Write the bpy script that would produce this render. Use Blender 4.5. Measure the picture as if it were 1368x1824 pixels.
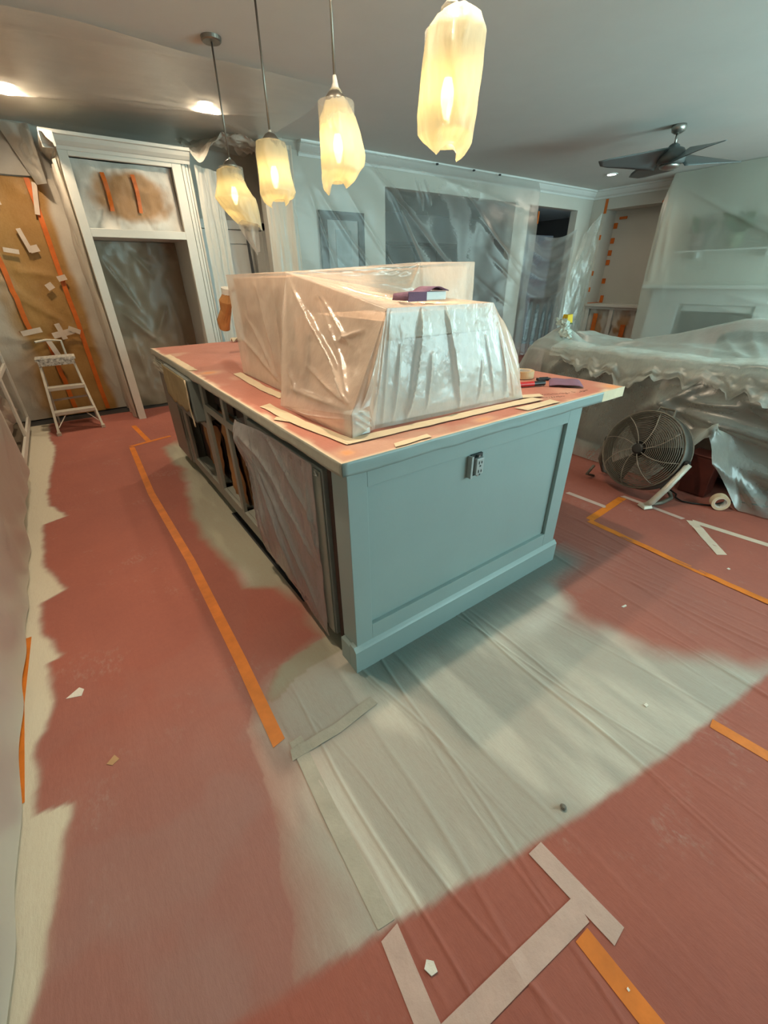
import bpy, math, random
import numpy as np
from mathutils import Vector, Matrix

for o in list(bpy.data.objects):
    bpy.data.objects.remove(o)
scene = bpy.context.scene
COL = scene.collection
PI = math.pi

# ------------------------------------------------------------------ camera
cam_data = bpy.data.cameras.new('camera')
cam = bpy.data.objects.new('camera', cam_data)
COL.objects.link(cam)
scene.camera = cam
cam_data.sensor_fit = 'HORIZONTAL'
cam_data.sensor_width = 36.0
cam_data.lens = 36.0 * 737.39 / 1368.0
cam_data.clip_start = 0.03
_yaw, _pitch, _roll = math.radians(35.37), math.radians(29.45), math.radians(0.79)
_f = Vector((math.sin(_yaw) * math.cos(_pitch), math.cos(_yaw) * math.cos(_pitch), -math.sin(_pitch)))
_r = Vector((math.cos(_yaw), -math.sin(_yaw), 0))
_d = _f.cross(_r)
_r2 = math.cos(_roll) * _r + math.sin(_roll) * _d
_d2 = -math.sin(_roll) * _r + math.cos(_roll) * _d
cam.matrix_world = Matrix(((_r2.x, -_d2.x, -_f.x, -0.5751), (_r2.y, -_d2.y, -_f.y, -1.005),
                           (_r2.z, -_d2.z, -_f.z, 1.3873), (0, 0, 0, 1)))

# ------------------------------------------------------------------ world, lights, exposure
world = bpy.data.worlds.new('world')
scene.world = world
world.use_nodes = True
world.node_tree.nodes['Background'].inputs[0].default_value = (0.62, 0.85, 1.0, 1)
world.node_tree.nodes['Background'].inputs[1].default_value = 1.0

scene.view_settings.view_transform = 'Standard'
scene.view_settings.look = 'None'
scene.view_settings.gamma = 1.0
scene.view_settings.use_curve_mapping = False
scene.view_settings.exposure = 1.4
try:
    scene.cycles.max_bounces = 6
    scene.cycles.diffuse_bounces = 3
    scene.cycles.glossy_bounces = 2
    scene.cycles.transmission_bounces = 5
    scene.cycles.transparent_max_bounces = 9
    scene.cycles.sample_clamp_indirect = 6.0
    scene.cycles.caustics_reflective = False
    scene.cycles.caustics_refractive = False
    scene.cycles.blur_glossy = 1.0
    scene.cycles.use_adaptive_sampling = True
    scene.cycles.adaptive_threshold = 0.06
    scene.cycles.adaptive_min_samples = 16
except Exception:
    pass


def area_light(name, loc, rot, sx, sy, power, color):
    l = bpy.data.lights.new(name, 'AREA')
    l.shape = 'RECTANGLE'
    l.size, l.size_y, l.energy, l.color = sx, sy, power, color
    o = bpy.data.objects.new(name, l)
    COL.objects.link(o)
    o.location, o.rotation_euler = loc, rot
    return o


DAY = (0.58, 0.93, 0.92)
# daylight standing in the two windows of the wall behind the camera (wall at y = -3.4)
area_light('window_daylight', (2.9, -3.34, 1.45), (math.radians(90), 0, 0), 1.9, 1.5, 36, DAY)
area_light('window_daylight', (5.9, -3.34, 1.45), (math.radians(90), 0, 0), 1.9, 1.5, 105, DAY)
DOWN = (1.0, 0.80, 0.56)


def spot_light(name, loc, power, color, size=0.05, angle=150, blend=0.6):
    l = bpy.data.lights.new(name, 'SPOT')
    l.energy, l.color, l.shadow_soft_size = power, color, size
    l.spot_size, l.spot_blend = math.radians(angle), blend
    o = bpy.data.objects.new(name, l)
    COL.objects.link(o)
    o.location = loc
    return o


# ------------------------------------------------------------------ noise and helpers
def vnoise(x, y, seed=0):
    x = np.asarray(x, float); y = np.asarray(y, float)
    xi = np.floor(x).astype(np.int64); yi = np.floor(y).astype(np.int64)
    fx = x - xi; fy = y - yi
    fx = fx * fx * (3 - 2 * fx); fy = fy * fy * (3 - 2 * fy)

    def h(a, b):
        n = (a * 374761393 + b * 668265263 + seed * 1442695041) & 0xffffffff
        n = ((n ^ (n >> 13)) * 1274126177) & 0xffffffff
        return ((n ^ (n >> 16)) & 0xffff) / 65535.0
    return (h(xi, yi) * (1 - fx) * (1 - fy) + h(xi + 1, yi) * fx * (1 - fy) +
            h(xi, yi + 1) * (1 - fx) * fy + h(xi + 1, yi + 1) * fx * fy) * 2 - 1


def fbm(x, y, seed=0, octv=3):
    s = 0; a = 1.0
    for k in range(octv):
        s = s + a * vnoise(np.asarray(x) * 2 ** k, np.asarray(y) * 2 ** k, seed + k * 17)
        a *= 0.5
    return s


def creases(u, v, lines):
    """sharp folds: (x0, y0, x1, y1, width, height)"""
    s = np.zeros_like(np.asarray(u, float))
    for (x0, y0, x1, y1, w, h) in lines:
        dx, dy = x1 - x0, y1 - y0
        L2 = dx * dx + dy * dy
        t = np.clip(((u - x0) * dx + (v - y0) * dy) / L2, 0, 1)
        d = np.hypot(u - x0 - t * dx, v - y0 - t * dy)
        taper = np.sin(np.clip(t, 0.03, 0.97) * PI) ** 0.5
        s = s + h * np.exp(-(d / w) ** 1.3) * taper
    return s * 0.55


def sstep(a, b, x):
    t = np.clip((x - a) / (b - a), 0, 1)
    return t * t * (3 - 2 * t)


class MB:
    def __init__(self):
        self.v = []; self.f = []

    def box(self, x0, x1, y0, y1, z0, z1):
        n = len(self.v)
        self.v += [(x0, y0, z0), (x1, y0, z0), (x1, y1, z0), (x0, y1, z0),
                   (x0, y0, z1), (x1, y0, z1), (x1, y1, z1), (x0, y1, z1)]
        self.f += [tuple(n + i for i in q) for q in
                   ((0, 3, 2, 1), (4, 5, 6, 7), (0, 1, 5, 4), (1, 2, 6, 5), (2, 3, 7, 6), (3, 0, 4, 7))]
        return self

    def hexa(self, pts):
        n = len(self.v)
        self.v += [tuple(p) for p in pts]
        self.f += [tuple(n + i for i in q) for q in
                   ((0, 3, 2, 1), (4, 5, 6, 7), (0, 1, 5, 4), (1, 2, 6, 5), (2, 3, 7, 6), (3, 0, 4, 7))]
        return self

    def bar(self, a, b, w, t, up=(0, 0, 1)):
        """rectangular bar from a to b, w across, t along up"""
        a, b, up = Vector(a), Vector(b), Vector(up)
        d = (b - a).normalized()
        s = d.cross(up)
        if s.length < 1e-5:
            s = d.cross(Vector((1, 0, 0)))
        s.normalize()
        u = s.cross(d).normalized()
        s *= w / 2; u *= t / 2
        self.hexa([a - s - u, a + s - u, b + s - u, b - s - u, a - s + u, a + s + u, b + s + u, b - s + u])
        return self

    def tube(self, path, r, n=10, cap=True, closed=False):
        P = [Vector(p) for p in path]
        m = len(P)
        rr = r if isinstance(r, (list, tuple)) else [r] * m
        base = len(self.v)
        prev = None
        for i, p in enumerate(P):
            if closed:
                t = P[(i + 1) % m] - P[i - 1]
            else:
                t = P[min(i + 1, m - 1)] - P[max(i - 1, 0)]
            t.normalize()
            if prev is None:
                ref = Vector((0, 0, 1)) if abs(t.z) < 0.9 else Vector((1, 0, 0))
                s = t.cross(ref).normalized()
            else:
                s = (prev - t * prev.dot(t)).normalized()
            prev = s
            b = t.cross(s)
            for k in range(n):
                a = 2 * PI * k / n
                q = p + (s * math.cos(a) + b * math.sin(a)) * rr[i]
                self.v.append(tuple(q))
        rng = m if closed else m - 1
        for i in range(rng):
            i2 = (i + 1) % m
            for k in range(n):
                k2 = (k + 1) % n
                self.f.append((base + i * n + k, base + i * n + k2, base + i2 * n + k2, base + i2 * n + k))
        if cap and not closed:
            self.f.append(tuple(base + k for k in reversed(range(n))))
            self.f.append(tuple(base + (m - 1) * n + k for k in range(n)))
        return self

    def lathe(self, prof, c=(0, 0, 0), n=24, closed=False):
        base = len(self.v)
        m = len(prof)
        for (r, z) in prof:
            for k in range(n):
                a = 2 * PI * k / n
                self.v.append((c[0] + r * math.cos(a), c[1] + r * math.sin(a), c[2] + z))
        for i in range(m if closed else m - 1):
            i2 = (i + 1) % m
            for k in range(n):
                k2 = (k + 1) % n
                self.f.append((base + i * n + k, base + i * n + k2, base + i2 * n + k2, base + i2 * n + k))
        if not closed:
            self.f.append(tuple(base + k for k in reversed(range(n))))
            self.f.append(tuple(base + (m - 1) * n + k for k in range(n)))
        return self

    def prism(self, poly, axis, a0, a1):
        """extrude a 2-D polygon along axis 0, 1 or 2"""
        def mk(p, q, a):
            return [(a, p, q), (p, a, q), (p, q, a)][axis]
        n = len(self.v); m = len(poly)
        self.v += [mk(p, q, a0) for p, q in poly] + [mk(p, q, a1) for p, q in poly]
        self.f.append(tuple(n + i for i in reversed(range(m))))
        self.f.append(tuple(n + m + i for i in range(m)))
        for i in range(m):
            j = (i + 1) % m
            self.f.append((n + i, n + j, n + m + j, n + m + i))
        return self

    def grid(self, X, Y, Z):
        X, Y, Z = np.broadcast_arrays(X, Y, Z)
        nu, nv = X.shape
        n = len(self.v)
        self.v += list(map(tuple, np.stack([X.ravel(), Y.ravel(), Z.ravel()], 1).tolist()))
        for i in range(nu - 1):
            for j in range(nv - 1):
                a = n + i * nv + j
                self.f.append((a, a + nv, a + nv + 1, a + 1))
        return self

    def xform(self, M):
        self.v = [tuple(M @ Vector(p)) for p in self.v]
        return self

    def build(self, name, mat, parent=None, smooth=False, bevel=0.0, solid=0.0, fixn=True, autosm=None):
        off = parent_world(parent) if parent else Vector((0, 0, 0))
        me = bpy.data.meshes.new(name)
        me.from_pydata([(p[0] - off.x, p[1] - off.y, p[2] - off.z) for p in self.v], [], self.f)
        me.update()
        if fixn:
            import bmesh
            bm = bmesh.new(); bm.from_mesh(me)
            bmesh.ops.recalc_face_normals(bm, faces=bm.faces)
            bm.to_mesh(me); bm.free()
        if smooth:
            me.polygons.foreach_set('use_smooth', [True] * len(me.polygons))
        me.materials.append(mat)
        o = bpy.data.objects.new(name, me)
        COL.objects.link(o)
        if parent:
            o.parent = parent
        if bevel:
            m = o.modifiers.new('bevel', 'BEVEL'); m.width = bevel; m.segments = 2; m.limit_method = 'ANGLE'
        if solid:
            m = o.modifiers.new('solid', 'SOLIDIFY'); m.thickness = solid; m.offset = 0
        return o


def parent_world(o):
    v = Vector((0, 0, 0))
    while o is not None:
        v += o.location
        o = o.parent
    return v


def tag(o, label, cat=None, group=None):
    o['label'] = label
    if cat:
        o['category'] = cat
    if group:
        o['group'] = group
    return o


def thing(name, label, cat, loc=(0, 0, 0), group=None):
    o = bpy.data.objects.new(name, None)
    COL.objects.link(o)
    o.empty_display_size = 0.05
    o.location = loc
    return tag(o, label, cat, group)


def struct(o, label=None):
    o['kind'] = 'structure'
    if label:
        o['label'] = label
    return o


# ------------------------------------------------------------------ materials
class NT:
    def __init__(self, name):
        self.m = bpy.data.materials.new(name)
        self.m.use_nodes = True
        self.t = self.m.node_tree
        self.t.nodes.clear()
        self.out = self.t.nodes.new('ShaderNodeOutputMaterial')

    def n(self, typ, ins=None, **kw):
        nd = self.t.nodes.new(typ)
        for k, v in kw.items():
            setattr(nd, k, v)
        for k, v in (ins or {}).items():
            if hasattr(v, 'is_linked') or isinstance(v, bpy.types.NodeSocket):
                self.t.links.new(v, nd.inputs[k])
            else:
                nd.inputs[k].default_value = v
        return nd

    def noise(self, scale, detail=3, stretch=None, rough=0.6):
        tc = self.n('ShaderNodeTexCoord')
        v = tc.outputs['Object']
        if stretch:
            v = self.n('ShaderNodeMapping', {0: v, 'Scale': stretch}).outputs[0]
        return self.n('ShaderNodeTexNoise', {'Vector': v, 'Scale': scale, 'Detail': detail, 'Roughness': rough}).outputs[0]

    def ramp(self, fac, stops):
        r = self.n('ShaderNodeValToRGB', {0: fac})
        el = r.color_ramp.elements
        while len(el) < len(stops):
            el.new(0.5)
        for e, (p, c) in zip(el, stops):
            e.position = p
            e.color = c if len(c) == 4 else (*c, 1)
        return r.outputs[0]

    def math(self, op, a, b=0.0, c=None, clamp=False):
        ins = {0: a, 1: b}
        if c is not None:
            ins[2] = c
        return self.n('ShaderNodeMath', ins, operation=op, use_clamp=clamp).outputs[0]

    def mix(self, fac, a, b):
        nd = self.n('ShaderNodeMix', data_type='RGBA')
        for i, v in ((0, fac), (6, a), (7, b)):
            if isinstance(v, bpy.types.NodeSocket):
                self.t.links.new(v, nd.inputs[i])
            else:
                nd.inputs[i].default_value = v if not isinstance(v, tuple) or len(v) == 4 else (*v, 1)
        return nd.outputs[2]

    def bump(self, h, strength=0.3, dist=0.01):
        return self.n('ShaderNodeBump', {'Height': h, 'Strength': strength, 'Distance': dist}).outputs[0]

    def done(self, sh):
        self.t.links.new(sh.outputs[0] if hasattr(sh, 'outputs') else sh, self.out.inputs[0])
        return self.m


def c4(c):
    return (c[0], c[1], c[2], 1)


def srgb(r, g, b):
    return tuple(((x / 255) / 12.92 if x / 255 <= 0.04045 else ((x / 255 + 0.055) / 1.055) ** 2.4) for x in (r, g, b))


def paint(name, col, rough=0.5, var=0.12, scale=6, bump=0.05, bscale=60, metal=0.0, stretch=None, col2=None, spec=0.5):
    t = NT(name)
    nz = t.noise(scale, 4, stretch)
    if col2 is None:
        col2 = tuple(x * (1 - var) for x in col)
    c = t.ramp(nz, [(0.3, col2), (0.7, col)])
    b = t.bump(t.noise(bscale, 3, stretch), bump, 0.01)
    p = t.n('ShaderNodeBsdfPrincipled', {'Base Color': c, 'Roughness': rough, 'Metallic': metal, 'Normal': b,
                                         'Specular IOR Level': spec})
    return t.done(p)


def plastic(name, col=(0.85, 0.87, 0.85), dens=0.45, gloss=0.12, rough=0.18, transl=0.5, bstr=0.35, bscale=7, stretch=(1, 1, 1),
            facing=0.35, var=0.25, tint=(1, 1, 1), col2=None, fk=0.30, blur=0.0):
    """thin plastic film: part see-through, part milky, with a sheen on its wrinkles"""
    t = NT(name)
    nz = t.noise(bscale, 5, stretch)
    nz2 = t.noise(bscale * 3.1, 4, stretch)
    h = t.math('ADD', nz, t.math('MULTIPLY', nz2, 0.35))
    b = t.bump(h, bstr, 0.012)
    if col2 is None:
        cc = c4(col)
    else:
        cc = t.ramp(t.noise(1.3, 2), [(0.35, col), (0.65, col2)])
    dif = t.n('ShaderNodeBsdfDiffuse', {'Color': cc, 'Normal': b})
    tr = t.n('ShaderNodeBsdfTranslucent', {'Color': cc, 'Normal': b})
    milky = t.n('ShaderNodeMixShader', {0: transl, 1: dif.outputs[0], 2: tr.outputs[0]})
    clear = t.n('ShaderNodeBsdfTransparent', {'Color': c4(tint)})
    if blur:
        rf = t.n('ShaderNodeBsdfRefraction', {'Color': (1, 1, 1, 1), 'Roughness': 0.62, 'IOR': 1.28})
        clear = t.n('ShaderNodeMixShader', {0: blur, 1: clear.outputs[0], 2: rf.outputs[0]})
    lw = t.n('ShaderNodeLayerWeight', {'Blend': 0.35, 'Normal': b}).outputs['Facing']
    d = t.math('ADD', t.math('MULTIPLY', lw, facing), dens)
    d = t.math('ADD', d, t.math('MULTIPLY', t.math('SUBTRACT', nz, 0.5), var), clamp=True)
    body = t.n('ShaderNodeMixShader', {0: d, 1: clear.outputs[0], 2: milky.outputs[0]})
    gl = t.n('ShaderNodeBsdfGlossy', {'Color': (1, 1, 1, 1), 'Roughness': rough + 0.12, 'Normal': b})
    fr = t.n('ShaderNodeFresnel', {'IOR': 1.45, 'Normal': b}).outputs[0]
    g = t.math('ADD', t.math('MULTIPLY', fr, fk), gloss * 0.12, clamp=True)
    return t.done(t.n('ShaderNodeMixShader', {0: g, 1: body.outputs[0], 2: gl.outputs[0]}))


def emit(name, col, strength):
    t = NT(name)
    nz = t.noise(3, 1)
    c = t.ramp(nz, [(0.0, col), (1.0, tuple(x * 0.98 for x in col))])
    return t.done(t.n('ShaderNodeEmission', {'Color': c, 'Strength': strength}))


def sprayed(name, base, base2, rough=0.75, stretch=(2.6, 0.8, 1), bstr=0.4, mottled=True):
    """paper that carries overspray: colour attribute 'overspray', alpha = how much paint lies on it"""
    t = NT(name)
    at = t.n('ShaderNodeAttribute', attribute_name='overspray')
    nz = t.noise(2.2, 5)
    fine = t.noise(55, 3, (1, 1, 1))
    c = t.ramp(t.math('ADD', t.math('MULTIPLY', nz, 0.7), t.math('MULTIPLY', fine, 0.3)), [(0.3, base2), (0.7, base)])
    st = t.noise(3.0, 4, stretch)
    # paint coverage breaks up with the grain of the paper
    a = t.math('ADD', at.outputs['Alpha'], t.math('MULTIPLY', t.math('SUBTRACT', st, 0.5), t.math('MULTIPLY', at.outputs['Alpha'], 0.22)))
    a = t.math('ADD', a, t.math('MULTIPLY', t.math('SUBTRACT', fine, 0.5), t.math('MULTIPLY', at.outputs['Alpha'], 0.18)), clamp=True)
    # scuffs of dried paint
    sc = t.noise(2.6, 6, None, 0.72)
    scuff = t.math('MULTIPLY', t.math('SUBTRACT', sc, 0.56, clamp=True), 5.0, clamp=True)
    grit = t.math('MULTIPLY', t.math('SUBTRACT', t.noise(38, 5, (1.6, 0.8, 1), 0.75), 0.47, clamp=True), 6.0, clamp=True)
    scuff = t.math('MULTIPLY', scuff, t.math('MULTIPLY', grit, 0.5), clamp=True)
    c = t.mix(scuff, c, (0.5, 0.44, 0.4, 1))
    c = t.mix(a, c, at.outputs['Color'])
    h = t.math('ADD', t.math('MULTIPLY', st, 1.0), t.math('MULTIPLY', t.noise(16, 6, (2.2, 0.6, 1), 0.7), 0.7))
    b = t.bump(h, bstr, 0.008)
    return t.done(t.n('ShaderNodeBsdfPrincipled', {'Base Color': c, 'Roughness': rough, 'Normal': b, 'Specular IOR Level': 0.35}))


M = {}
M['ceiling'] = paint('ceiling_paint', (0.70, 0.71, 0.675), 0.85, 0.05, 2, 0.03)
M['wall'] = paint('wall_paint', (0.62, 0.585, 0.52), 0.8, 0.05, 2, 0.03)
M['wall_dim'] = paint('shaded_wall_paint', (0.22, 0.215, 0.205), 0.8, 0.05, 2, 0.03)  # wall paint darkened in its colour to keep the rooms beyond dark
M['white_trim'] = paint('white_trim', (0.78, 0.79, 0.76), 0.45, 0.05, 3, 0.03)
M['primed'] = paint('primed_cabinet', (0.72, 0.68, 0.60), 0.55, 0.08, 4, 0.05)
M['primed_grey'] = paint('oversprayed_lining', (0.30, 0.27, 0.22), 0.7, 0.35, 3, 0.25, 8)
M['island_paint'] = paint('blue_grey_cabinet_paint', (0.30, 0.385, 0.375), 0.38, 0.07, 3, 0.04, 30)
M['island_frame'] = paint('primed_frame_paint', (0.27, 0.27, 0.23), 0.5, 0.15, 5, 0.05, 40)
M['dark_gap'] = paint('dark_toe_kick_and_gap', (0.045, 0.02, 0.012), 0.7, 0.3, 8)  # black of the toe kick, also painting shaded gaps dark
M['black'] = paint('black_plastic', (0.012, 0.012, 0.012), 0.4, 0.2, 8)
M['steel'] = paint('brushed_steel', (0.42, 0.40, 0.37), 0.35, 0.1, 9, 0.03, 120, 0.9)
M['nickel'] = paint('satin_nickel', (0.30, 0.27, 0.23), 0.38, 0.15, 9, 0.03, 60, 0.85)
M['fan_metal'] = paint('fan_grey', (0.16, 0.18, 0.18), 0.38, 0.1, 5, 0.02, 60, 0.35)
M['kraft'] = paint('kraft_paper', (0.34, 0.17, 0.05), 0.7, 0.35, 3, 0.5, 5)
M['kraft_dark'] = paint('kraft_paper_inside', (0.36, 0.17, 0.06), 0.7, 0.3, 4, 0.4, 6)
M['orange'] = paint('orange_tape', (0.80, 0.22, 0.02), 0.5, 0.25, 12, 0.15, 20)
M['orange_wall'] = paint('orange_tape_on_paper', (0.75, 0.16, 0.012), 0.5, 0.25, 12, 0.15, 20)
M['tape'] = paint('masking_tape', (0.72, 0.58, 0.46), 0.65, 0.12, 15, 0.2, 50)
M['tape_pink'] = paint('thin_masking_tape_on_paper', (0.60, 0.42, 0.36), 0.7, 0.14, 15, 0.2, 50)
M['tape_grey'] = paint('masking_tape_under_paint', (0.47, 0.43, 0.35), 0.7, 0.15, 15, 0.2, 50)
M['tape_cream'] = paint('cream_masking_tape', (0.78, 0.62, 0.42), 0.6, 0.1, 15, 0.15, 50)
M['white_bag'] = plastic('bag_film', (0.93, 0.86, 0.66), 0.80, 0.1, 0.25, 0.62, 0.5, 9, (1, 1, 0.5), 0.2, 0.2)
M['bag_clear'] = plastic('bag_tail_film', (0.9, 0.85, 0.78), 0.4, 0.2, 0.15, 0.5, 0.6, 12)
M['glass'] = plastic('lamp_glass', (0.9, 0.88, 0.8), 0.10, 0.2, 0.05, 0.5, 0.02, 4, (1, 1, 1), 0.25, 0.0)
M['pane'] = plastic('window_glass', (0.9, 0.95, 0.95), 0.03, 0.1, 0.02, 0.5, 0.01, 2, (1, 1, 1), 0.05, 0.0)
M['bulb'] = emit('bulb_glow', (1.0, 0.70, 0.26), 8)
M['canlight'] = emit('recessed_lamp_glow', (1.0, 0.93, 0.80), 28)
M['sheet_wall'] = plastic('wall_sheeting', (0.53, 0.48, 0.41), 0.17, 0.12, 0.22, 0.45, 0.55, 3.2, (0.6, 1, 1.5), 0.3, 0.2, fk=0.24)
M['sheet_drape'] = plastic('draped_sheeting', (0.5, 0.53, 0.52), 0.12, 0.25, 0.2, 0.4, 0.8, 5, (1, 1, 2.6), 0.35, 0.25)
M['sheet_fire'] = plastic('fireplace_sheeting', (0.84, 0.89, 0.76), 0.34, 0.16, 0.25, 0.40, 0.3, 2.4, (1, 1.5, 0.5), 0.08, 0.08, fk=0.4, blur=0.35)
M['sheet_ceil'] = plastic('ceiling_sheeting', (0.80, 0.73, 0.63), 0.55, 0.1, 0.3, 0.5, 0.5, 2.2, (1, 2.4, 1), 0.1, 0.2)
M['sheet_white'] = plastic('oversprayed_sheeting', (0.78, 0.70, 0.59), 0.90, 0.06, 0.45, 0.25, 0.5, 4, (1.8, 1.8, 0.35), 0.15, 0.1)
M['sheet_low'] = plastic('cabinet_sheeting', (0.56, 0.51, 0.44), 0.92, 0.2, 0.25, 0.2, 0.6, 3.5, (1, 1.2, 0.8), 0.1, 0.15)
M['sheet_pink'] = plastic('bundle_sheeting', (0.97, 0.79, 0.65), 0.36, 0.22, 0.12, 0.14, 0.6, 6.0, (1.2, 1.2, 0.7), 0.3, 0.3, fk=0.55)
M['sheet_sofa'] = plastic('sofa_sheeting', (0.86, 0.93, 0.85), 0.17, 0.35, 0.18, 0.3, 0.7, 3.2, (1, 1.2, 1), 0.85, 0.3, fk=0.5)
M['sheet_sofa_hem'] = plastic('sofa_hem_sheeting', (0.88, 0.94, 0.86), 0.30, 0.35, 0.18, 0.25, 0.9, 7, (1, 1.2, 1), 0.6, 0.4, fk=0.5)
M['sheet_dw'] = plastic('dishwasher_sheeting', (0.66, 0.60, 0.60), 0.30, 0.5, 0.10, 0.3, 1.0, 6, (1, 2.0, 0.7), 0.3, 0.35, fk=0.8)
M['fridge_lining'] = plastic('niche_sheeting', (0.40, 0.31, 0.215), 0.82, 0.2, 0.28, 0.2, 0.8, 4, (1, 1, 0.6), 0.2, 0.3)
M['sofa'] = paint('brown_sofa_cloth', (0.075, 0.052, 0.038), 0.9, 0.2, 12, 0.2, 80)
M['bundle_box'] = paint('tan_carton', (0.84, 0.57, 0.41), 0.75, 0.1, 3, 0.05)
M['white_board'] = paint('painted_board', (0.80, 0.80, 0.78), 0.5, 0.1, 5, 0.1, 20, col2=(0.68, 0.68, 0.67))
M['cream_board'] = paint('cream_board', (0.72, 0.67, 0.58), 0.5, 0.1, 5, 0.1, 20)
M['purple'] = paint('purple_sandpaper', (0.22, 0.12, 0.19), 0.95, 0.12, 30, 0.3, 300)
M['red'] = paint('red_plastic', (0.55, 0.02, 0.02), 0.35, 0.1, 8)
M['red_wood'] = paint('dark_red_wood', (0.13, 0.025, 0.016), 0.5, 0.4, 5, 0.1)
M['yellow'] = paint('yellow_foam', (0.80, 0.52, 0.02), 0.7, 0.15, 20, 0.3, 60)
M['cloth'] = paint('pale_green_cloth', (0.62, 0.72, 0.66), 0.9, 0.15, 15, 0.5, 25)
M['firebox'] = paint('dark_firebox', (0.012, 0.018, 0.018), 0.4, 0.2, 4)
M['dark_wood'] = paint('dark_wood', (0.035, 0.036, 0.038), 0.5, 0.2, 4)
M['picture_glass'] = paint('picture_print', (0.34, 0.38, 0.37), 0.3, 0.35, 2.2, 0.02, 10, col2=(0.14, 0.16, 0.16))
M['mat_board'] = paint('mat_board', (0.38, 0.40, 0.39), 0.8, 0.05, 5)
M['leaf'] = paint('leaf_green', (0.09, 0.14, 0.05), 0.7, 0.35, 9)
M['pot_pink'] = paint('dusty_pink_pot', (0.26, 0.17, 0.15), 0.7, 0.2, 5)
M['pot_green'] = paint('sage_pot', (0.30, 0.32, 0.20), 0.7, 0.2, 5)
M['debris_white'] = paint('dried_paint_chip', (0.80, 0.76, 0.68), 0.8, 0.1, 20, 0.3, 60)
M['debris_tan'] = paint('tan_paper_scrap', (0.50, 0.30, 0.15), 0.8, 0.1, 20)
M['stone'] = paint('grey_lump', (0.22, 0.20, 0.17), 0.8, 0.5, 60, 0.6, 90)
M['alum'] = paint('dusty_aluminium', (0.60, 0.55, 0.46), 0.5, 0.2, 14, 0.15, 60, 0.25)
M['paint_splat'] = paint('paint_caked_tread', (0.74, 0.70, 0.62), 0.7, 0.5, 40, 0.6, 60, col2=(0.12, 0.10, 0.08))
M['fan_dust'] = paint('dusty_fan_wire', (0.20, 0.175, 0.14), 0.55, 0.3, 20, 0.1, 60, 0.4)
M['fan_dark'] = paint('dark_fan_blade', (0.018, 0.016, 0.014), 0.5, 0.3, 10)
M['fan_rib'] = paint('dusty_fan_rib', (0.34, 0.30, 0.245), 0.55, 0.3, 20, 0.1, 60, 0.3)
M['cable'] = paint('black_rubber_cable', (0.015, 0.013, 0.012), 0.5, 0.2, 20)
M['ink'] = paint('black_ink', (0.05, 0.02, 0.02), 0.8, 0.2, 20)
M['outlet'] = paint('outlet_grey', (0.42, 0.45, 0.44), 0.4, 0.1, 20)
M['outlet_dark'] = paint('outlet_box_dark', (0.03, 0.04, 0.04), 0.5, 0.2, 20)
RED1, RED2 = (0.40, 0.125, 0.088), (0.32, 0.10, 0.075)
M['rosin'] = sprayed('red_rosin_paper', RED1, RED2)
M['rosin_counter'] = sprayed('counter_rosin_paper', (0.56, 0.225, 0.165), (0.47, 0.175, 0.125), 0.6, (2, 2, 1), 0.25)
M['kraft_spray'] = sprayed('oversprayed_kraft', (0.46, 0.255, 0.08), (0.35, 0.18, 0.05), 0.55, (2, 2, 2), 0.5)
M['panel_spray'] = sprayed('oversprayed_panel_paper', (0.45, 0.25, 0.12), (0.40, 0.22, 0.10), 0.6, (2, 2, 2), 0.4)
M['lining_plain'] = paint('cream_lining', (0.66, 0.62, 0.55), 0.7, 0.08, 3, 0.1)


def set_spray(o, fn):
    """paint coverage of a sheet: fn(x, y, z in world) -> r, g, b, a arrays"""
    me = o.data
    n = len(me.vertices)
    co = np.empty(n * 3); me.vertices.foreach_get('co', co)
    co = co.reshape(-1, 3) + np.array(parent_world(o))
    r, g, b, a = fn(co[:, 0], co[:, 1], co[:, 2])
    at = me.color_attributes.new('overspray', 'FLOAT_COLOR', 'POINT')
    buf = np.stack(np.broadcast_arrays(r, g, b, a), 1).astype(np.float32)
    at.data.foreach_set('color', buf.ravel())


# ================================================================== STRUCTURE
XL, XR, YB, YF, H = -1.75, 8.25, -3.4, 4.5, 2.74
struct(MB().box(XL - 0.1, 12.5, YB - 0.1, 9.1, -0.12, 0.0).build('floor', M['dark_wood']), 'dark floor slab under the paper')
struct(MB().box(XL - 0.1, 12.5, YB - 0.1, 9.1, H, H + 0.1).build('ceiling', M['ceiling']), 'smooth painted ceiling')
struct(MB().box(XL - 0.1, XL, YB, 5.25, 0, H).build('wall_left', M['wall']), 'plain wall behind the base cabinets')
struct(MB().box(XL, 2.2, 5.2, 5.3, 0, H).build('wall_kitchen_back', M['wall']), 'back wall of the kitchen and side hall')
# far wall with two openings
w = MB()
w.box(1.75, 3.42, YF, YF + 0.14, 0, H)
w.box(6.05, 6.42, YF, YF + 0.14, 0, H)
w.box(7.80, 8.80, YF, YF + 0.14, 0, H)
w.box(3.42, 6.05, YF, YF + 0.14, 2.43, H)
w.box(6.42, 7.80, YF, YF + 0.14, 2.43, H)
struct(w.build('wall_far', M['wall']), 'grey far wall with two tall openings')
struct(MB().box(2.1, 2.2, YF + 0.14, 5.2, 0, H).build('wall_hall_side', M['wall']), 'short hall return wall')
# rooms behind the openings
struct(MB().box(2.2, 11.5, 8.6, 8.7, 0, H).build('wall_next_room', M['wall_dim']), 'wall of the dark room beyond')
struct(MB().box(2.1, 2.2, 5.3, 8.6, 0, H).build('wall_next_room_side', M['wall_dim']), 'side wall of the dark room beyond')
struct(MB().box(11.4, 11.5, 4.64, 8.6, 0, H).build('wall_next_room_end', M['wall_dim']), 'end wall of the dark room beyond')
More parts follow.
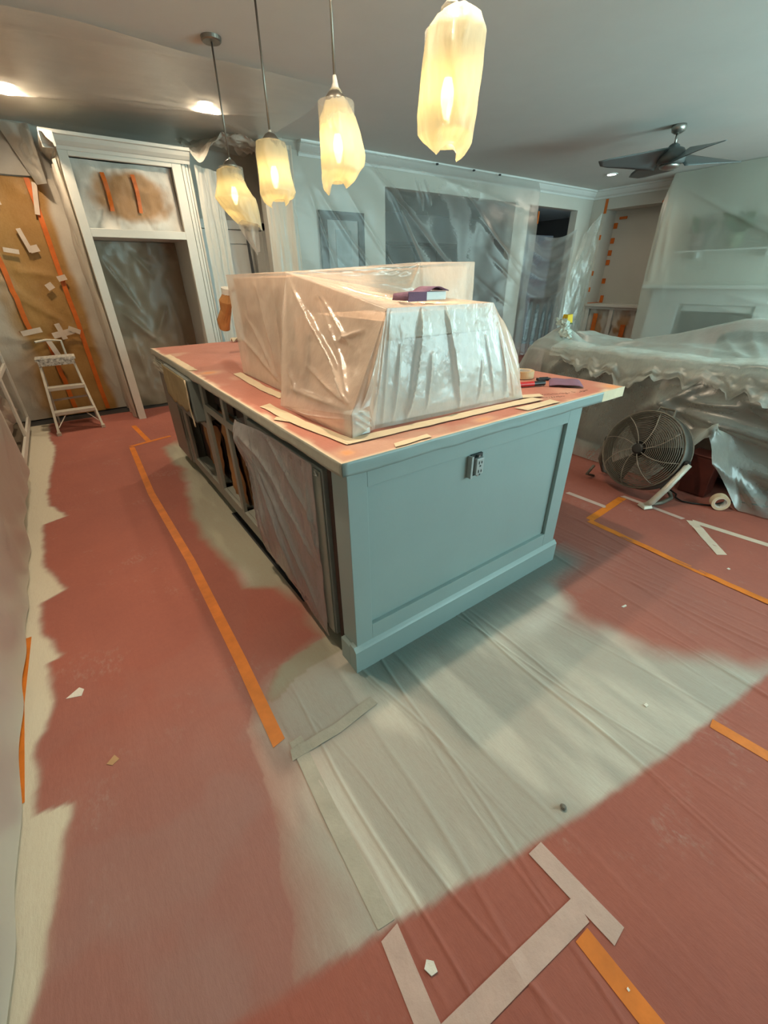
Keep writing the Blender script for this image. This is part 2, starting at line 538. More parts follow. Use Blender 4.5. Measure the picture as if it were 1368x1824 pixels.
# right wall with the niche
NY0, NY1 = 3.12, 4.22
w = MB()
w.box(XR, XR + 0.45, NY1, YF, 0, H)
w.box(XR, XR + 0.45, NY0, NY1, 2.44, H)
w.box(XR + 0.38, XR + 0.45, NY0, NY1, 0, 2.44)
w.box(XR, XR + 0.45, 3.0, NY0, 0, H)
w.box(XR, XR + 0.1, YB, 3.0, 0, H)
struct(w.build('wall_right', M['wall']), 'grey right wall with a built-in niche')
# chimney breast
w = MB()
w.box(7.92, XR, 0.55, 3.0, 0.95, H)
w.box(7.92, XR, 2.3, 3.0, 0, 0.95)
w.box(7.92, XR, 0.55, 1.35, 0, 0.95)
struct(w.build('wall_chimney_breast', M['wall']), 'chimney breast standing out from the right wall')
# wall behind the camera with two windows
w = MB()
w.box(XL, 1.95, YB - 0.12, YB, 0, H)
w.box(3.85, 4.95, YB - 0.12, YB, 0, H)
w.box(6.85, XR + 0.1, YB - 0.12, YB, 0, H)
for a, b in ((1.95, 3.85), (4.95, 6.85)):
    w.box(a, b, YB - 0.12, YB, 0, 0.7)
    w.box(a, b, YB - 0.12, YB, 2.2, H)
struct(w.build('wall_back', M['wall']), 'wall with two windows')
for i, (a, b) in enumerate(((1.95, 3.85), (4.95, 6.85))):
    wn = MB()
    for p in ((a, a + 0.06, 0.7, 2.2), (b - 0.06, b, 0.7, 2.2), (a, b, 0.7, 0.76), (a, b, 2.14, 2.2), ((a + b) / 2 - 0.03, (a + b) / 2 + 0.03, 0.7, 2.2)):
        wn.box(p[0], p[1], YB - 0.1, YB - 0.04, p[2], p[3])
    wo = struct(wn.build('window_%d' % (i + 1), M['white_trim']), 'white framed window')
    MB().box(a + 0.06, b - 0.06, YB - 0.08, YB - 0.074, 0.76, 2.14).build('window_pane', M['pane'], wo)

# crown moulding
prof = [(0, 0), (0.0, -0.13), (0.012, -0.13), (0.018, -0.105), (0.05, -0.085), (0.075, -0.05), (0.085, -0.03), (0.105, -0.022), (0.11, 0.0)]
struct(MB().prism([(YF - a, H + b) for a, b in prof], 0, 2.2, XR).build('trim_1', M['white_trim']), 'white crown moulding along the far wall')
struct(MB().prism([(XR - a, H + b) for a, b in prof], 1, 3.0, YF).build('trim_2', M['white_trim']), 'white crown moulding along the niche wall')

# hall door
dr = struct(MB().box(1.12, 1.90, 5.13, 5.17, 0.01, 1.93).build('door_1', M['white_trim']), 'white panelled hall door')
for (a, b, z0, z1) in ((1.2, 1.82, 1.0, 1.82), (1.2, 1.82, 0.2, 0.85)):
    f = MB()
    for q in ((a, b, z0, z0 + 0.03), (a, b, z1 - 0.03, z1), (a, a + 0.03, z0, z1), (b - 0.03, b, z0, z1)):
        f.box(q[0], q[1], 5.115, 5.13, q[2], q[3])
    f.build('door_panel_moulding', M['white_trim'], dr)
f = MB()
f.box(1.03, 1.12, 5.12, 5.2, 0, 2.02).box(1.90, 1.99, 5.12, 5.2, 0, 2.02).box(1.03, 1.99, 5.12, 5.2, 1.94, 2.03)
f.build('door_casing', M['white_trim'], dr)

# ================================================================== FLOOR PAPER
EDGE_PTS = [(-1.3, -0.51), (-0.71, -0.621), (-0.346, -0.695), (0.091, -0.797), (0.504, -0.874), (0.98, -0.942), (1.303, -0.985), (2.2, -1.1)]
WX = [-0.99, -0.946, -1.019, -1.0, -0.913, -1.045, -1.039, -0.945, -1.051, -1.05, -0.975, -1.03, -1.007, -1.06, -1.06, -0.972, -1.006, -1.033, -1.063, -1.07]
WY = [4.3, 3.88, 2.75, 2.5, 2.24, 2.2, 1.634, 1.324, 1.27, 1.016, 0.807, 0.79, 0.558, 0.381, 0.13, 0.10, -0.09, -0.258, -0.365, -1.5]
GX = [0.10, -0.02, -0.14, -0.10, -0.13, -0.236, -0.24, -0.191, -0.21, -0.06, -0.02, -0.05, -0.30, -0.42]
GY = [3.6, 3.4, 3.27, 2.7, 2.3, 1.7, 1.45, 0.94, 0.78, 0.68, 0.45, 0.24, 0.2, 0.0]


def floor_spray(x, y, z=None):
    n1 = fbm(x * 5, y * 5, 3)
    n2 = fbm(x * 16, y * 16, 9)
    edge = np.interp(x, [p[0] for p in EDGE_PTS], [p[1] for p in EDGE_PTS]) + n2 * 0.004
    above = sstep(-0.014, 0.014, y - edge)
    # cream spray along the base cabinets
    ex = np.interp(-y, [-q for q in WY], WX) + n2 * 0.008
    wl = 1 - sstep(-0.022, 0.022, x - ex)
    # grey overspray in front of the island end
    right = np.interp(-y, [0.0, 0.19, 0.33, 0.64, 0.87, 0.98, 1.2], [1.28, 1.1, 0.96, 1.03, 1.25, 1.36, 1.5])
    g_r = 1 - sstep(-0.12, 0.10, x - right + n1 * 0.05)
    lx = np.interp(y, [-1.4, -0.7, -0.3, 0.0, 0.2, 0.3], [-0.62, -0.52, -0.40, -0.36, -0.22, 0.1])
    g_l = sstep(-0.22, 0.13, x - lx + n1 * 0.04)
    g_top = 1 - sstep(0.10, 0.36, y + n1 * 0.04)
    base = np.clip(0.94 - 0.14 * sstep(0.45, 1.1, x) * sstep(-0.55, -0.1, y), 0, 1)
    front = g_r * g_l * g_top * base
    # thin mauve haze further left
    haze = 0.26 * (1 - sstep(-0.25, 0.55, y + n1 * 0.15)) * (1 - sstep(-0.3, 0.1, x)) + 0.03
    haze = haze + 0.12 * sstep(-0.1, 0.5, n1) * (1 - sstep(0, 1.0, y))
    hz_r = 0.14 * np.exp(-(((x - 1.45) / 0.45) ** 2 + ((y + 0.55) / 0.5) ** 2))
    # green grey patches along the island's long side
    gx = np.interp(-y, [-q for q in GY], GX) + n1 * 0.03
    side = sstep(-0.035, 0.05, x - gx) * sstep(-0.1, 0.15, y) * (1 - sstep(3.2, 3.5, y)) * 0.92
    side = side * (1 - sstep(0.2, 0.3, x)) * np.clip(1.0 - 0.75 * np.exp(-(((y - 0.48) / 0.16) ** 2)), 0, 1)
    cov = np.maximum.reduce([wl, front * above, np.clip(haze, 0, 1) * above * (x < 1.6), side, hz_r * above])
    # paint colours: cream, grey, teal mixed with a painted-in shadow by the island
    teal_shade = np.exp(-((np.maximum(0, -y) / 0.15) ** 4)) * sstep(-0.12, 0.05, x) * (1 - sstep(1.30, 1.55, x)) * (y < 0.05)
    cov = np.maximum(cov, teal_shade * 0.9)
    bright = sstep(-0.2, 0.7, fbm(x * 9, y * 2.2, 21)) * 0.35
    hot = np.exp(-(((x - 0.82) / 0.16) ** 2 + ((y + 0.27) / 0.05) ** 2)) + 0.8 * np.exp(-(((x + 0.20) / 0.06) ** 2 + ((y - 0.88) / 0.1) ** 2)) + np.exp(-(((x + 0.16) / 0.05) ** 2 + ((y - 2.28) / 0.1) ** 2))
    cr = np.array([0.66, 0.60, 0.47]); mv = np.array([0.33, 0.27, 0.25]); gr = np.array([0.42, 0.40, 0.345]); te = np.array([0.15, 0.20, 0.185]); sg = np.array([0.34, 0.33, 0.25]); wh = np.array([0.62, 0.61, 0.55])
    out = []
    for k in range(3):
        c = gr[k] * (1 + bright)
        c = np.where(front * above < np.clip(haze, 0, 1), mv[k], c)
        c = np.where(side > front, sg[k] * (1 + bright * 0.6), c)
        c = c * (1 - teal_shade) + te[k] * teal_shade
        c = c + (wh[k] - c) * np.clip(hot, 0, 1) * 0.75
        c = c * (1 - wl) + cr[k] * wl
        out.append(c)
    return out[0], out[1], out[2], np.clip(cov, 0, 1)


random.seed(5)
RIDGES = [(random.uniform(-0.36, 2.3), random.uniform(-0.9, -0.1), random.uniform(0.25, 0.7), random.uniform(0.004, 0.010), random.uniform(0.0015, 0.0045)) for _ in range(40)]


def floor_z(x, y):
    z = 0.004 + 0.0012 * fbm(x * 4, y * 1.2, 31)
    for (rx, ry, ln, wd, hh) in RIDGES:
        d = (x - rx + 0.12 * math.sin(rx * 57) * (y - ry) + 0.008 * np.sin(y * 7 + rx * 31)) / wd
        z = z + hh * np.exp(-d * d) * np.exp(-((y - ry) / ln) ** 2)
    near = 1 - sstep(1.4, 2.4, x)
    return np.maximum(z + 0.0016 * near * (0.5 + 0.5 * vnoise(x * 14 + 0.4 * y, y * 1.1, 77)) * (y < 0.6), 0.0015)


def paper_sheet(label, x0, x1, y0, y1, step, stepx=None):
    nx = max(2, int((x1 - x0) / (stepx or step)) + 1); ny = max(2, int((y1 - y0) / step) + 1)
    xs = np.linspace(x0, x1, nx)[:, None]; ys = np.linspace(y0, y1, ny)[None, :]
    X, Y = np.broadcast_arrays(xs, ys)
    m = MB(); m.grid(X, Y, floor_z(X, Y))
    o = m.build('floor_paper_sheet', M['rosin'], smooth=True, fixn=False)
    set_spray(o, floor_spray)
    tag(o, label, 'floor paper', 'red rosin paper sheets on the floor')
    return o


paper_sheet('red rosin paper running down the aisle between island and base cabinets', -1.16, -0.36, -1.9, 4.9, 0.012, 0.008)
paper_sheet('narrow red rosin paper strip under the long cabinet side of the island', -0.36, 0.0, -1.9, 4.9, 0.012, 0.004)
paper_sheet('grey-sprayed rosin paper in front of the island outlet panel', 0.0, 0.89, -1.9, 0.5, 0.009, 0.004)
paper_sheet('red rosin paper beside the right end of the island panel', 0.89, 1.81, -1.9, 1.6, 0.012, 0.005)
paper_sheet('red rosin paper carrying the floor fan', 1.81, 2.8, -2.2, 1.6, 0.03)
paper_sheet('red paper covering the floor under the sofa and far openings', 2.8, 8.2, -3.0, 6.4, 0.15)
paper_sheet('red paper on the floor behind the island and by the fridge niche', 0.0, 2.8, 1.6, 4.9, 0.08)


def tape_strip(label, pts, width, mat, group, lift=0.0, seed=0):
    """strip of tape following the floor, real thickness, torn ends"""
    m = MB()
    P = [Vector((p[0], p[1], 0)) for p in pts]
    L = []
    for a, b in zip(P[:-1], P[1:]):
        n = max(2, int((b - a).length / 0.03))
        for i in range(n):
            L.append(a.lerp(b, i / n))
    L.append(P[-1])
    top = []
    rnd = random.Random(seed)
    for i, p in enumerate(L):
        t = (L[min(i + 1, len(L) - 1)] - L[max(i - 1, 0)]).normalized()
        s = Vector((t.y, -t.x, 0)) * (width / 2)
        j = rnd.uniform(-0.008, 0.008) if i in (0, len(L) - 1) else rnd.uniform(-0.001, 0.001)
        a = p + s + t * j; b = p - s - t * j
        top.append((a, b))
    ax = np.array([[q.x for q in ab] for ab in top]); ay = np.array([[q.y for q in ab] for ab in top])
    az = np.maximum(floor_z(ax, ay).max(axis=1, keepdims=True), floor_z(ax.mean(axis=1, keepdims=True), ay.mean(axis=1, keepdims=True))) + 0.0012 + lift + 0 * ax
    m.grid(ax, ay, az)
    o = m.build('tape_strip', mat, solid=0.0006, fixn=False)
    tag(o, label, 'tape', group)
    return o


G1 = 'orange tape strips on the floor paper'
G2 = 'masking tape strips on the floor paper'
tape_strip('long orange tape strip down the aisle parallel to the island cabinets', [(-0.352, 3.47), (-0.385, 2.27), (-0.363, 1.2), (-0.373, 0.32), (-0.386, -0.10)], 0.045, M['orange'], G1, seed=1)
tape_strip('short orange tape strip crossing the aisle near the fridge niche', [(-0.36, 3.50), (0.02, 3.60)], 0.045, M['orange'], G1, seed=2)
tape_strip('short orange tape strip pointing at the fridge niche post', [(-0.235, 4.22), (-0.19, 3.56)], 0.045, M['orange'], G1, seed=3)
tape_strip('grey-sprayed masking tape strip beside the island corner', [(-0.37, -0.165), (-0.20, -0.172), (-0.03, -0.155)], 0.040, M['tape_grey'], G2, lift=0.0015, seed=4)
tape_strip('grey-sprayed masking tape strip crossing the painted paper edge to edge', [(-0.335, -0.12), (-0.35, -0.40), (-0.358, -0.685)], 0.045, M['tape_grey'], G2, seed=5)
tape_strip('pale masking tape strip on clean red paper running toward the painted edge', [(-0.360, -0.70), (-0.379, -0.86), (-0.40, -1.1)], 0.050, M['tape_pink'], G2, seed=6)
tape_strip('pale masking tape strip leaving the painted edge above the V of tape', [(0.068, -0.80), (0.082, -1.03)], 0.050, M['tape_pink'], G2, seed=7)
tape_strip('pale masking tape strip lying diagonal across clean red paper', [(0.055, -0.948), (-0.13, -0.928), (-0.45, -0.895)], 0.052, M['tape_pink'], G2, lift=0.0015, seed=8)
tape_strip('orange tape strip starting under the V of masking tape', [(0.012, -0.975), (0.007, -1.14), (0.0, -1.5)], 0.045, M['orange'], G1, seed=9)
tape_strip('orange tape strip on clean red paper right of the sprayed patch', [(0.878, -0.935), (0.895, -1.09), (0.90, -1.6)], 0.042, M['orange'], G1, seed=10)
tape_strip('long orange tape strip between the island end and the floor fan', [(1.835, 0.10), (1.806, -0.42), (1.80, -0.84), (1.79, -1.6)], 0.042, M['orange'], G1, seed=11)
tape_strip('short orange tape strip joining two rows of masking tape by the fan', [(1.85, 0.105), (2.32, 0.135)], 0.05, M['orange'], G1, seed=12)
tape_strip('short masking tape strip behind the island by the sofa', [(2.085, 0.42), (2.095, 0.13)], 0.04, M['tape_pink'], G2, seed=13)
tape_strip('masking tape strip passing under the floor fan foot', [(2.345, 0.15), (2.34, -0.25)], 0.035, M['tape_pink'], G2, seed=14)
tape_strip('cream masking tape strip running past the roll of tape', [(2.355, -0.30), (2.405, -0.68), (2.43, -1.0)], 0.045, M['tape'], G2, seed=15)
tape_strip('cream masking tape strip branching off below the roll of tape', [(2.355, -0.29), (2.076, -0.556)], 0.055, M['tape'], G2, seed=16)
tape_strip('orange tape strip at the foot of the covered base cabinets', [(-1.115, 1.02), (-1.13, 0.62), (-1.118, 0.18)], 0.055, M['orange'], G1, seed=17)


def scrap(name, label, cat, poly, mat, zt=0.004):
    m = MB()
    x = np.array([p[0] for p in poly]); y = np.array([p[1] for p in poly])
    z0 = float(np.max(floor_z(x, y))) + 0.0005
    m.prism(poly, 2, z0, z0 + zt)
    return tag(m.build(name, mat), label, cat)


scrap('paper_scrap', 'white torn paper scrap on red paper in the aisle', 'scrap', [(-0.975, 0.545), (-0.93, 0.575), (-0.915, 0.555), (-0.925, 0.525)], M['debris_white'], 0.001)
scrap('paper_scrap', 'small tan paper scrap on red paper in the aisle', 'scrap', [(-0.875, 0.17), (-0.85, 0.19), (-0.838, 0.165), (-0.86, 0.155)], M['debris_tan'], 0.001)
scrap('paint_chip', 'white paint chip between two strips of masking tape', 'paint chip', [(-0.332, -0.797), (-0.318, -0.788), (-0.306, -0.80), (-0.310, -0.818), (-0.326, -0.815)], M['debris_white'], 0.004)
scrap('paint_chip', 'tiny white paint chip on the orange tape strip', 'paint chip', [(0.012, -1.083), (0.017, -1.083), (0.016, -1.089), (0.011, -1.088)], M['debris_white'], 0.003)
scrap('paint_chip', 'white paint chip on the red paper right of the island', 'paint chip', [(1.21, -0.44), (1.24, -0.445), (1.235, -0.453), (1.212, -0.449)], M['debris_white'], 0.003)
scrap('paint_chip', 'small white chip near the masking tape fork by the tape roll', 'paint chip', [(1.95, -0.62), (1.965, -0.625), (1.96, -0.635), (1.948, -0.63)], M['debris_white'], 0.003)
scrap('paint_chip', 'white chip on the grey-sprayed paper by the painted edge', 'paint chip', [(0.76, -0.76), (0.775, -0.762), (0.772, -0.772), (0.758, -0.77)], M['debris_white'], 0.003)
m = MB().lathe([(0.004, 0), (0.010, 0.003), (0.011, 0.008), (0.006, 0.013)], (0.22, -0.786, float(floor_z(np.array(0.22), np.array(-0.786)))), 9)
m.v = [(x + 0.003 * math.sin(71 * x + 40 * z), y + 0.002 * math.cos(93 * y), z) for x, y, z in m.v]
tag(m.build('paint_lump', M['stone']), 'small grey lump on the sprayed paper', 'debris')

# ================================================================== ISLAND
CT = 0.92
ic = thing('island_end_cabinet', 'blue-grey painted island end panel with recessed shaker frame and base moulding', 'cabinet', (0.0, 0.0, 0.0))
P_ = M['island_paint']
MB().box(0.005, 1.26, 0.018, 0.10, 0.02, 0.878).build('recessed_panel', P_, ic)
MB().box(0.0, 0.075, 0.0, 0.10, 0.12, 0.878).build('stile', P_, ic, bevel=0.002)
MB().box(1.17, 1.265, 0.0, 0.10, 0.12, 0.878).build('stile', P_, ic, bevel=0.002)
MB().box(0.075, 1.17, 0.0, 0.02, 0.805, 0.878).build('top_rail', P_, ic, bevel=0.0015)
MB().box(0.075, 1.17, 0.0, 0.02, 0.12, 0.207).build('bottom_rail', P_, ic, bevel=0.0015)
bp = [(-0.016, 0.005), (-0.016, 0.115), (-0.010, 0.122), (0.0, 0.132), (0.03, 0.132), (0.03, 0.005)]
MB().prism(bp, 0, -0.016, 1.281).build('base_moulding', P_, ic)
MB().box(-0.016, 0.03, 0.031, 0.10, 0.005, 0.115).build('base_return', P_, ic, bevel=0.004)
MB().box(1.235, 1.281, 0.031, 0.10, 0.005, 0.115).build('base_return', P_, ic, bevel=0.004)
icr = thing('island_carcass', 'plain inner carcass and black toe kick of the island behind its cabinet fronts', 'cabinet', (0.68, 1.5, 0.006))
MB().box(0.101, 1.26, 0.101, 2.95, 0.006, 0.877).build('back_carcass', M['island_frame'], icr)

# outlet in the end panel
oc = thing('electrical_outlet', 'uncovered wall outlet hanging in its box in the island end panel', 'outlet', (0.59, 0.0, 0.70))
MB().box(0.562, 0.622, 0.008, 0.0178, 0.702, 0.792).build('box_frame', M['outlet_dark'], oc)
rcp = MB().box(0.571, 0.611, -0.012, 0.0035, 0.712, 0.780).build('receptacle', M['outlet'], oc, bevel=0.003)
MB().box(0.551, 0.561, -0.004, 0.0175, 0.700, 0.790).build('side_bracket', M['outlet'], oc)
for z in (0.763, 0.727):
    s = MB()
    s.box(0.582, 0.5855, -0.0135, -0.0122, z - 0.006, z + 0.006).box(0.596, 0.5995, -0.0135, -0.0122, z - 0.005, z + 0.005)
    s.box(0.588, 0.594, -0.0135, -0.0122, z - 0.017, z - 0.011)
    s.build('socket_slot', M['outlet_dark'], rcp)
for z in (0.786, 0.706):
    MB().tube([(0.591, -0.004, z), (0.591, 0.004, z)], 0.005, 8).build('screw', M['steel'], rcp)

# countertop with its paper and taped edge
ct = thing('island_countertop', 'island countertop wrapped in pink rosin paper with taped edges', 'countertop', (-0.03, -0.03, 0.878))
MB().box(-0.028, 1.540, -0.028, 2.972, 0.8785, 0.917).build('slab', M['island_frame'], ct)
xs = np.linspace(-0.029, 1.541, 90)[:, None]; ys = np.linspace(-0.029, 2.973, 150)[None, :]
X, Y = np.broadcast_arrays(xs, ys)
Z = 0.9195 + 0.0012 * fbm(X * 5, Y * 5, 41) + creases(X, Y, [(0.1, 2.3, 0.9, 2.6, 0.012, 0.003), (0.0, 1.9, 0.5, 2.2, 0.012, 0.003), (0.05, 2.6, 0.5, 2.75, 0.01, 0.003), (1.1, 0.05, 1.5, 0.3, 0.01, 0.002)])
cp = MB().grid(X, Y, Z).build('counter_paper', M['rosin_counter'], ct, smooth=True, fixn=False)


def counter_spray(x, y, z):
    n = fbm(x * 12, y * 12, 5)
    d = np.minimum(x + 0.029, y + 0.029)
    cov = 0.95 * (1 - sstep(0.008, 0.02, d + n * 0.006))
    cov = np.maximum(cov, 0.28 * sstep(0.25, 0.75, fbm(x * 4, y * 4, 51)) * (1 - sstep(0.1, 0.25, d)))
    org = np.exp(-(((x - 0.03) / 0.03) ** 2 + ((y - 0.04) / 0.03) ** 2)) + np.exp(-(((x - 0.05) / 0.06) ** 2 + ((y - 1.62) / 0.05) ** 2)) + np.exp(-(((x - 0.62) / 0.05) ** 2 + ((y - 0.02) / 0.02) ** 2)) + np.exp(-(((x - 1.5) / 0.05) ** 2 + ((y - 0.01) / 0.05) ** 2))
    org = np.clip(org, 0, 1)
    # diluted patch of paint in the middle
    cov = np.maximum(cov, 0.9 * org)
    t = org
    return 0.80 * (1 - t) + 0.85 * t, 0.68 * (1 - t) + 0.33 * t, 0.50 * (1 - t) + 0.10 * t, cov


set_spray(cp, counter_spray)
# taped edges (slightly uneven)
for nm, ax in (('front', 0), ('left', 1)):
    L = 1.571 if ax == 0 else 3.003
    n = int(L / 0.02)
    s = np.linspace(0, L, n)[:, None]; t = np.linspace(0, 1, 6)[None, :]
    bulge = 0.0025 + 0.0022 * (0.5 + 0.5 * fbm(s * 9, t * 2, 61 + ax)) + 0.004 * np.exp(-((t - 0.5) / 0.6) ** 2) * 0
    z = 0.9225 - t * (0.047 + 0.004 * vnoise(s * 11, 0 * t, 3))
    if ax == 0:
        m = MB().grid(-0.031 + s + 0 * t, -0.0285 - bulge, z)
    else:
        m = MB().grid(-0.0285 - bulge, -0.031 + s + 0 * t, z)
    o = m.build('edge_tape', M['island_paint'] if ax == 0 else M['tape_grey'], ct, smooth=True, solid=0.001)
    o['label'] = 'blue-grey painted edge tape' if ax == 0 else 'brownish edge tape'
MB().box(1.36, 1.543, -0.0335, -0.0325, 0.876, 0.9225).build('edge_tape', M['tape_cream'], ct)['label'] = 'bare cream end of the edge tape'
# masking tape round the wrapped bundle and loose pieces on the counter
def ctape(label, pts, w_, mat=None, z=0.9235, seed=0):
    m = MB()
    rnd = random.Random(seed)
    P = [Vector((p[0], p[1], 0)) for p in pts]
    L = []
    for a, b in zip(P[:-1], P[1:]):
        n = max(2, int((b - a).length / 0.05))
        L += [a.lerp(b, i / n) for i in range(n)]
    L.append(P[-1])
    A = []
    for i, p in enumerate(L):
        t = (L[min(i + 1, len(L) - 1)] - L[max(i - 1, 0)]).normalized()
        s = Vector((t.y, -t.x, 0)) * (w_ / 2 + rnd.uniform(-0.003, 0.003))
        j = t * (rnd.uniform(-0.012, 0.012) if i in (0, len(L) - 1) else 0)
        A.append((p + s + j, p - s - j))
    m.grid(np.array([[q.x for q in ab] for ab in A]), np.array([[q.y for q in ab] for ab in A]), np.full((len(A), 2), z))
    o = m.build('tape_strip', mat or M['tape_cream'], solid=0.0006, fixn=False)
    return tag(o, label, 'tape', 'cream tape strips on the island counter')


ctape('cream tape strip along the left foot of the tall wrapped part', [(0.175, 1.49), (0.15, 1.05), (0.155, 0.80)], 0.05, seed=1)
ctape('cream tape strip along the flared left foot of the wrapped bundle', [(0.035, 0.72), (0.045, 0.4), (0.085, 0.10)], 0.05, seed=2, z=0.9242)
ctape('cream tape strip along the front foot of the wrapped bundle', [(0.07, 0.115), (0.5, 0.10), (0.78, 0.09), (1.02, 0.075)], 0.05, seed=3, z=0.925)
ctape('cream tape strip at the right front corner of the wrapped bundle', [(0.94, 0.16), (1.08, 0.10)], 0.05, seed=4, z=0.9258)
ctape('loose cream tape scrap on the counter left of the bundle', [(-0.005, 0.515), (0.045, 0.43)], 0.035, seed=5)
ctape('cream tape strip over the front counter edge near the outlet', [(0.83, 0.015), (1.05, 0.01)], 0.05, seed=6)
ctape('short cream tape patch on the front counter edge', [(0.18, -0.005), (0.33, 0.0)], 0.03, seed=7, z=0.9242)
# handwriting on the counter paper: small ink strokes
hw = MB()
rnd = random.Random(9)
for (x0, y0, x1, y1, n) in ((1.09, 0.115, 1.22, 0.055, 13), (1.06, 0.07, 1.15, 0.035, 9), (1.20, 0.055, 1.30, 0.05, 3), (1.275, 0.035, 1.33, 0.035, 6)):
    for i in range(n):
        t = i / max(1, n - 1)
        x = x0 + (x1 - x0) * t; y = y0 + (y1 - y0) * t
        a = rnd.uniform(0, PI)
        l = rnd.uniform(0.004, 0.010)
        hw.bar((x - l * math.cos(a), y - l * math.sin(a), 0.9224), (x + l * math.cos(a), y + l * math.sin(a), 0.9224), 0.002, 0.0006)
o = hw.build('handwriting', M['ink'], ct)
o['label'] = 'scribbled black handwriting'
o['kind'] = 'stuff'

# ---- long side of the island: dishwasher, drawer cabinet, sink cabinet, end cabinet
FR = M['island_frame']
MB().box(0.0, 0.045, 0.101, 0.128, 0.09, 0.876).build('gap_shade_strip', M['dark_gap'], icr)  # dark strip painted in for the shaded gap beside the dishwasher
MB().box(0.045, 0.06, 0.101, 2.95, 0.006, 0.086).build('toe_kick', M['dark_gap'], icr)

dw = thing('dishwasher', 'dishwasher with grey panel door under clear plastic in the island', 'dishwasher', (0.0, 0.5, 0.09))
MB().box(0.012, 0.10, 0.135, 0.865, 0.092, 0.872).build('body', M['dark_gap'], dw)
dwd = MB().box(-0.012, 0.011, 0.14, 0.86, 0.092, 0.838).build('door', paint('dishwasher_grey', (0.26, 0.27, 0.25), 0.4, 0.1, 4), dw, bevel=0.003)
MB().box(-0.0145, -0.0125, 0.30, 0.70, 0.80, 0.822).build('pull_recess', M['dark_gap'], dwd)
MB().box(-0.018, -0.0125, 0.146, 0.20, 0.095, 0.83).build('door_edge_strip', M['island_frame'], dw, bevel=0.002)
# plastic taped over its door: puffed at the far top corner, gathered diagonally
u = np.linspace(0, 1, 130)[:, None]; v = np.linspace(0, 1, 130)[None, :]
yy = 0.19 + u * 0.68 + 0 * v
zz = 0.845 - v * (0.68 + 0.12 * (1 - u)) + 0 * u
puff = 0.055 * np.exp(-(((u - 0.97) / 0.22) ** 2 + ((v - 0.10) / 0.16) ** 2)) + 0.02 * np.exp(-(((u - 0.9) / 0.2) ** 2 + ((v - 0.8) / 0.3) ** 2))
cr_ = creases(u + 0 * v, v + 0 * u, [(0.95, 0.1, 0.02, 0.95, 0.02, 0.014), (0.95, 0.12, 0.35, 0.98, 0.02, 0.016), (0.9, 0.08, 0.05, 0.55, 0.02, 0.012), (0.97, 0.15, 0.75, 0.99, 0.02, 0.014), (0.6, 0.02, 0.03, 0.3, 0.015, 0.008), (0.1, 0.1, 0.02, 0.5, 0.02, 0.008), (0.99, 0.15, 0.9, 0.98, 0.015, 0.012)])
xx = -0.022 - puff - 3.0 * cr_ - 0.006 * (0.5 + 0.5 * fbm(u * 7, v * 7, 71))
MB().grid(xx, yy, zz).build('plastic_cover', M['sheet_dw'], dw, smooth=True)
# side gusset of the plastic at the far top corner
u2 = np.linspace(0, 1, 8)[:, None]
xg = xx[-1:, :] * (1 - u2) - 0.002 * u2 + 0 * v
MB().grid(xg, 0.874 + 0.0 * u2 + 0 * v, zz[-1:, :] + 0 * u2).build('plastic_gusset', M['sheet_dw'], dw, smooth=True)
MB().tube([(-0.024, 0.17, 0.828), (-0.024, 0.155, 0.815), (-0.024, 0.175, 0.812)], 0.003, 6).build('bracket_clip', M['steel'], dw)

dc = thing('drawer_cabinet', 'doorless face-frame base cabinet with two empty drawer openings in the island', 'cabinet', (0.0, 1.3, 0.09))
MB().box(0.0, 0.02, 0.875, 0.93, 0.088, 0.876).build('stile', FR, dc, bevel=0.002)
MB().box(0.0, 0.02, 1.255, 1.30, 0.088, 0.876).build('stile', FR, dc, bevel=0.002)
MB().box(0.0, 0.02, 1.66, 1.725, 0.088, 0.876).build('stile', FR, dc, bevel=0.002)
for y0, y1 in ((0.93, 1.255), (1.30, 1.66)):
    MB().box(0.0, 0.02, y0, y1, 0.846, 0.876).build('rail', FR, dc)
    MB().box(0.0, 0.02, y0, y1, 0.69, 0.735).build('rail', FR, dc, bevel=0.002)
    MB().box(0.0, 0.02, y0, y1, 0.088, 0.17).build('rail', FR, dc, bevel=0.002)
    MB().box(0.07, 0.09, y0, y1, 0.17, 0.69).build('back_lining', M['kraft_dark'], dc)
    MB().box(0.02, 0.09, y0, y1, 0.16, 0.172).build('shelf', FR, dc)
    MB().box(0.06, 0.09, y0, y1, 0.735, 0.846).build('drawer_back', M['dark_gap'], dc)
    # crumpled lining hanging in the opening
    u = np.linspace(0, 1, 14)[:, None]; v = np.linspace(0, 1, 18)[None, :]
    MB().grid(0.05 + 0.014 * fbm(u * 4, v * 6, int(y0 * 100)), y0 + 0.03 + u * (y1 - y0) * 0.6 + 0.02 * np.sin(v * 5), 0.67 - v * 0.5 + 0 * u).build('masking_sheet', M['kraft_dark'] if y0 > 1.2 else M['sheet_low'], dc, smooth=True)
    MB().tube([(0.03, y0 + 0.03, 0.60), (0.045, y0 + 0.03, 0.60)], 0.008, 8).build('hinge_plate', M['steel'], dc)

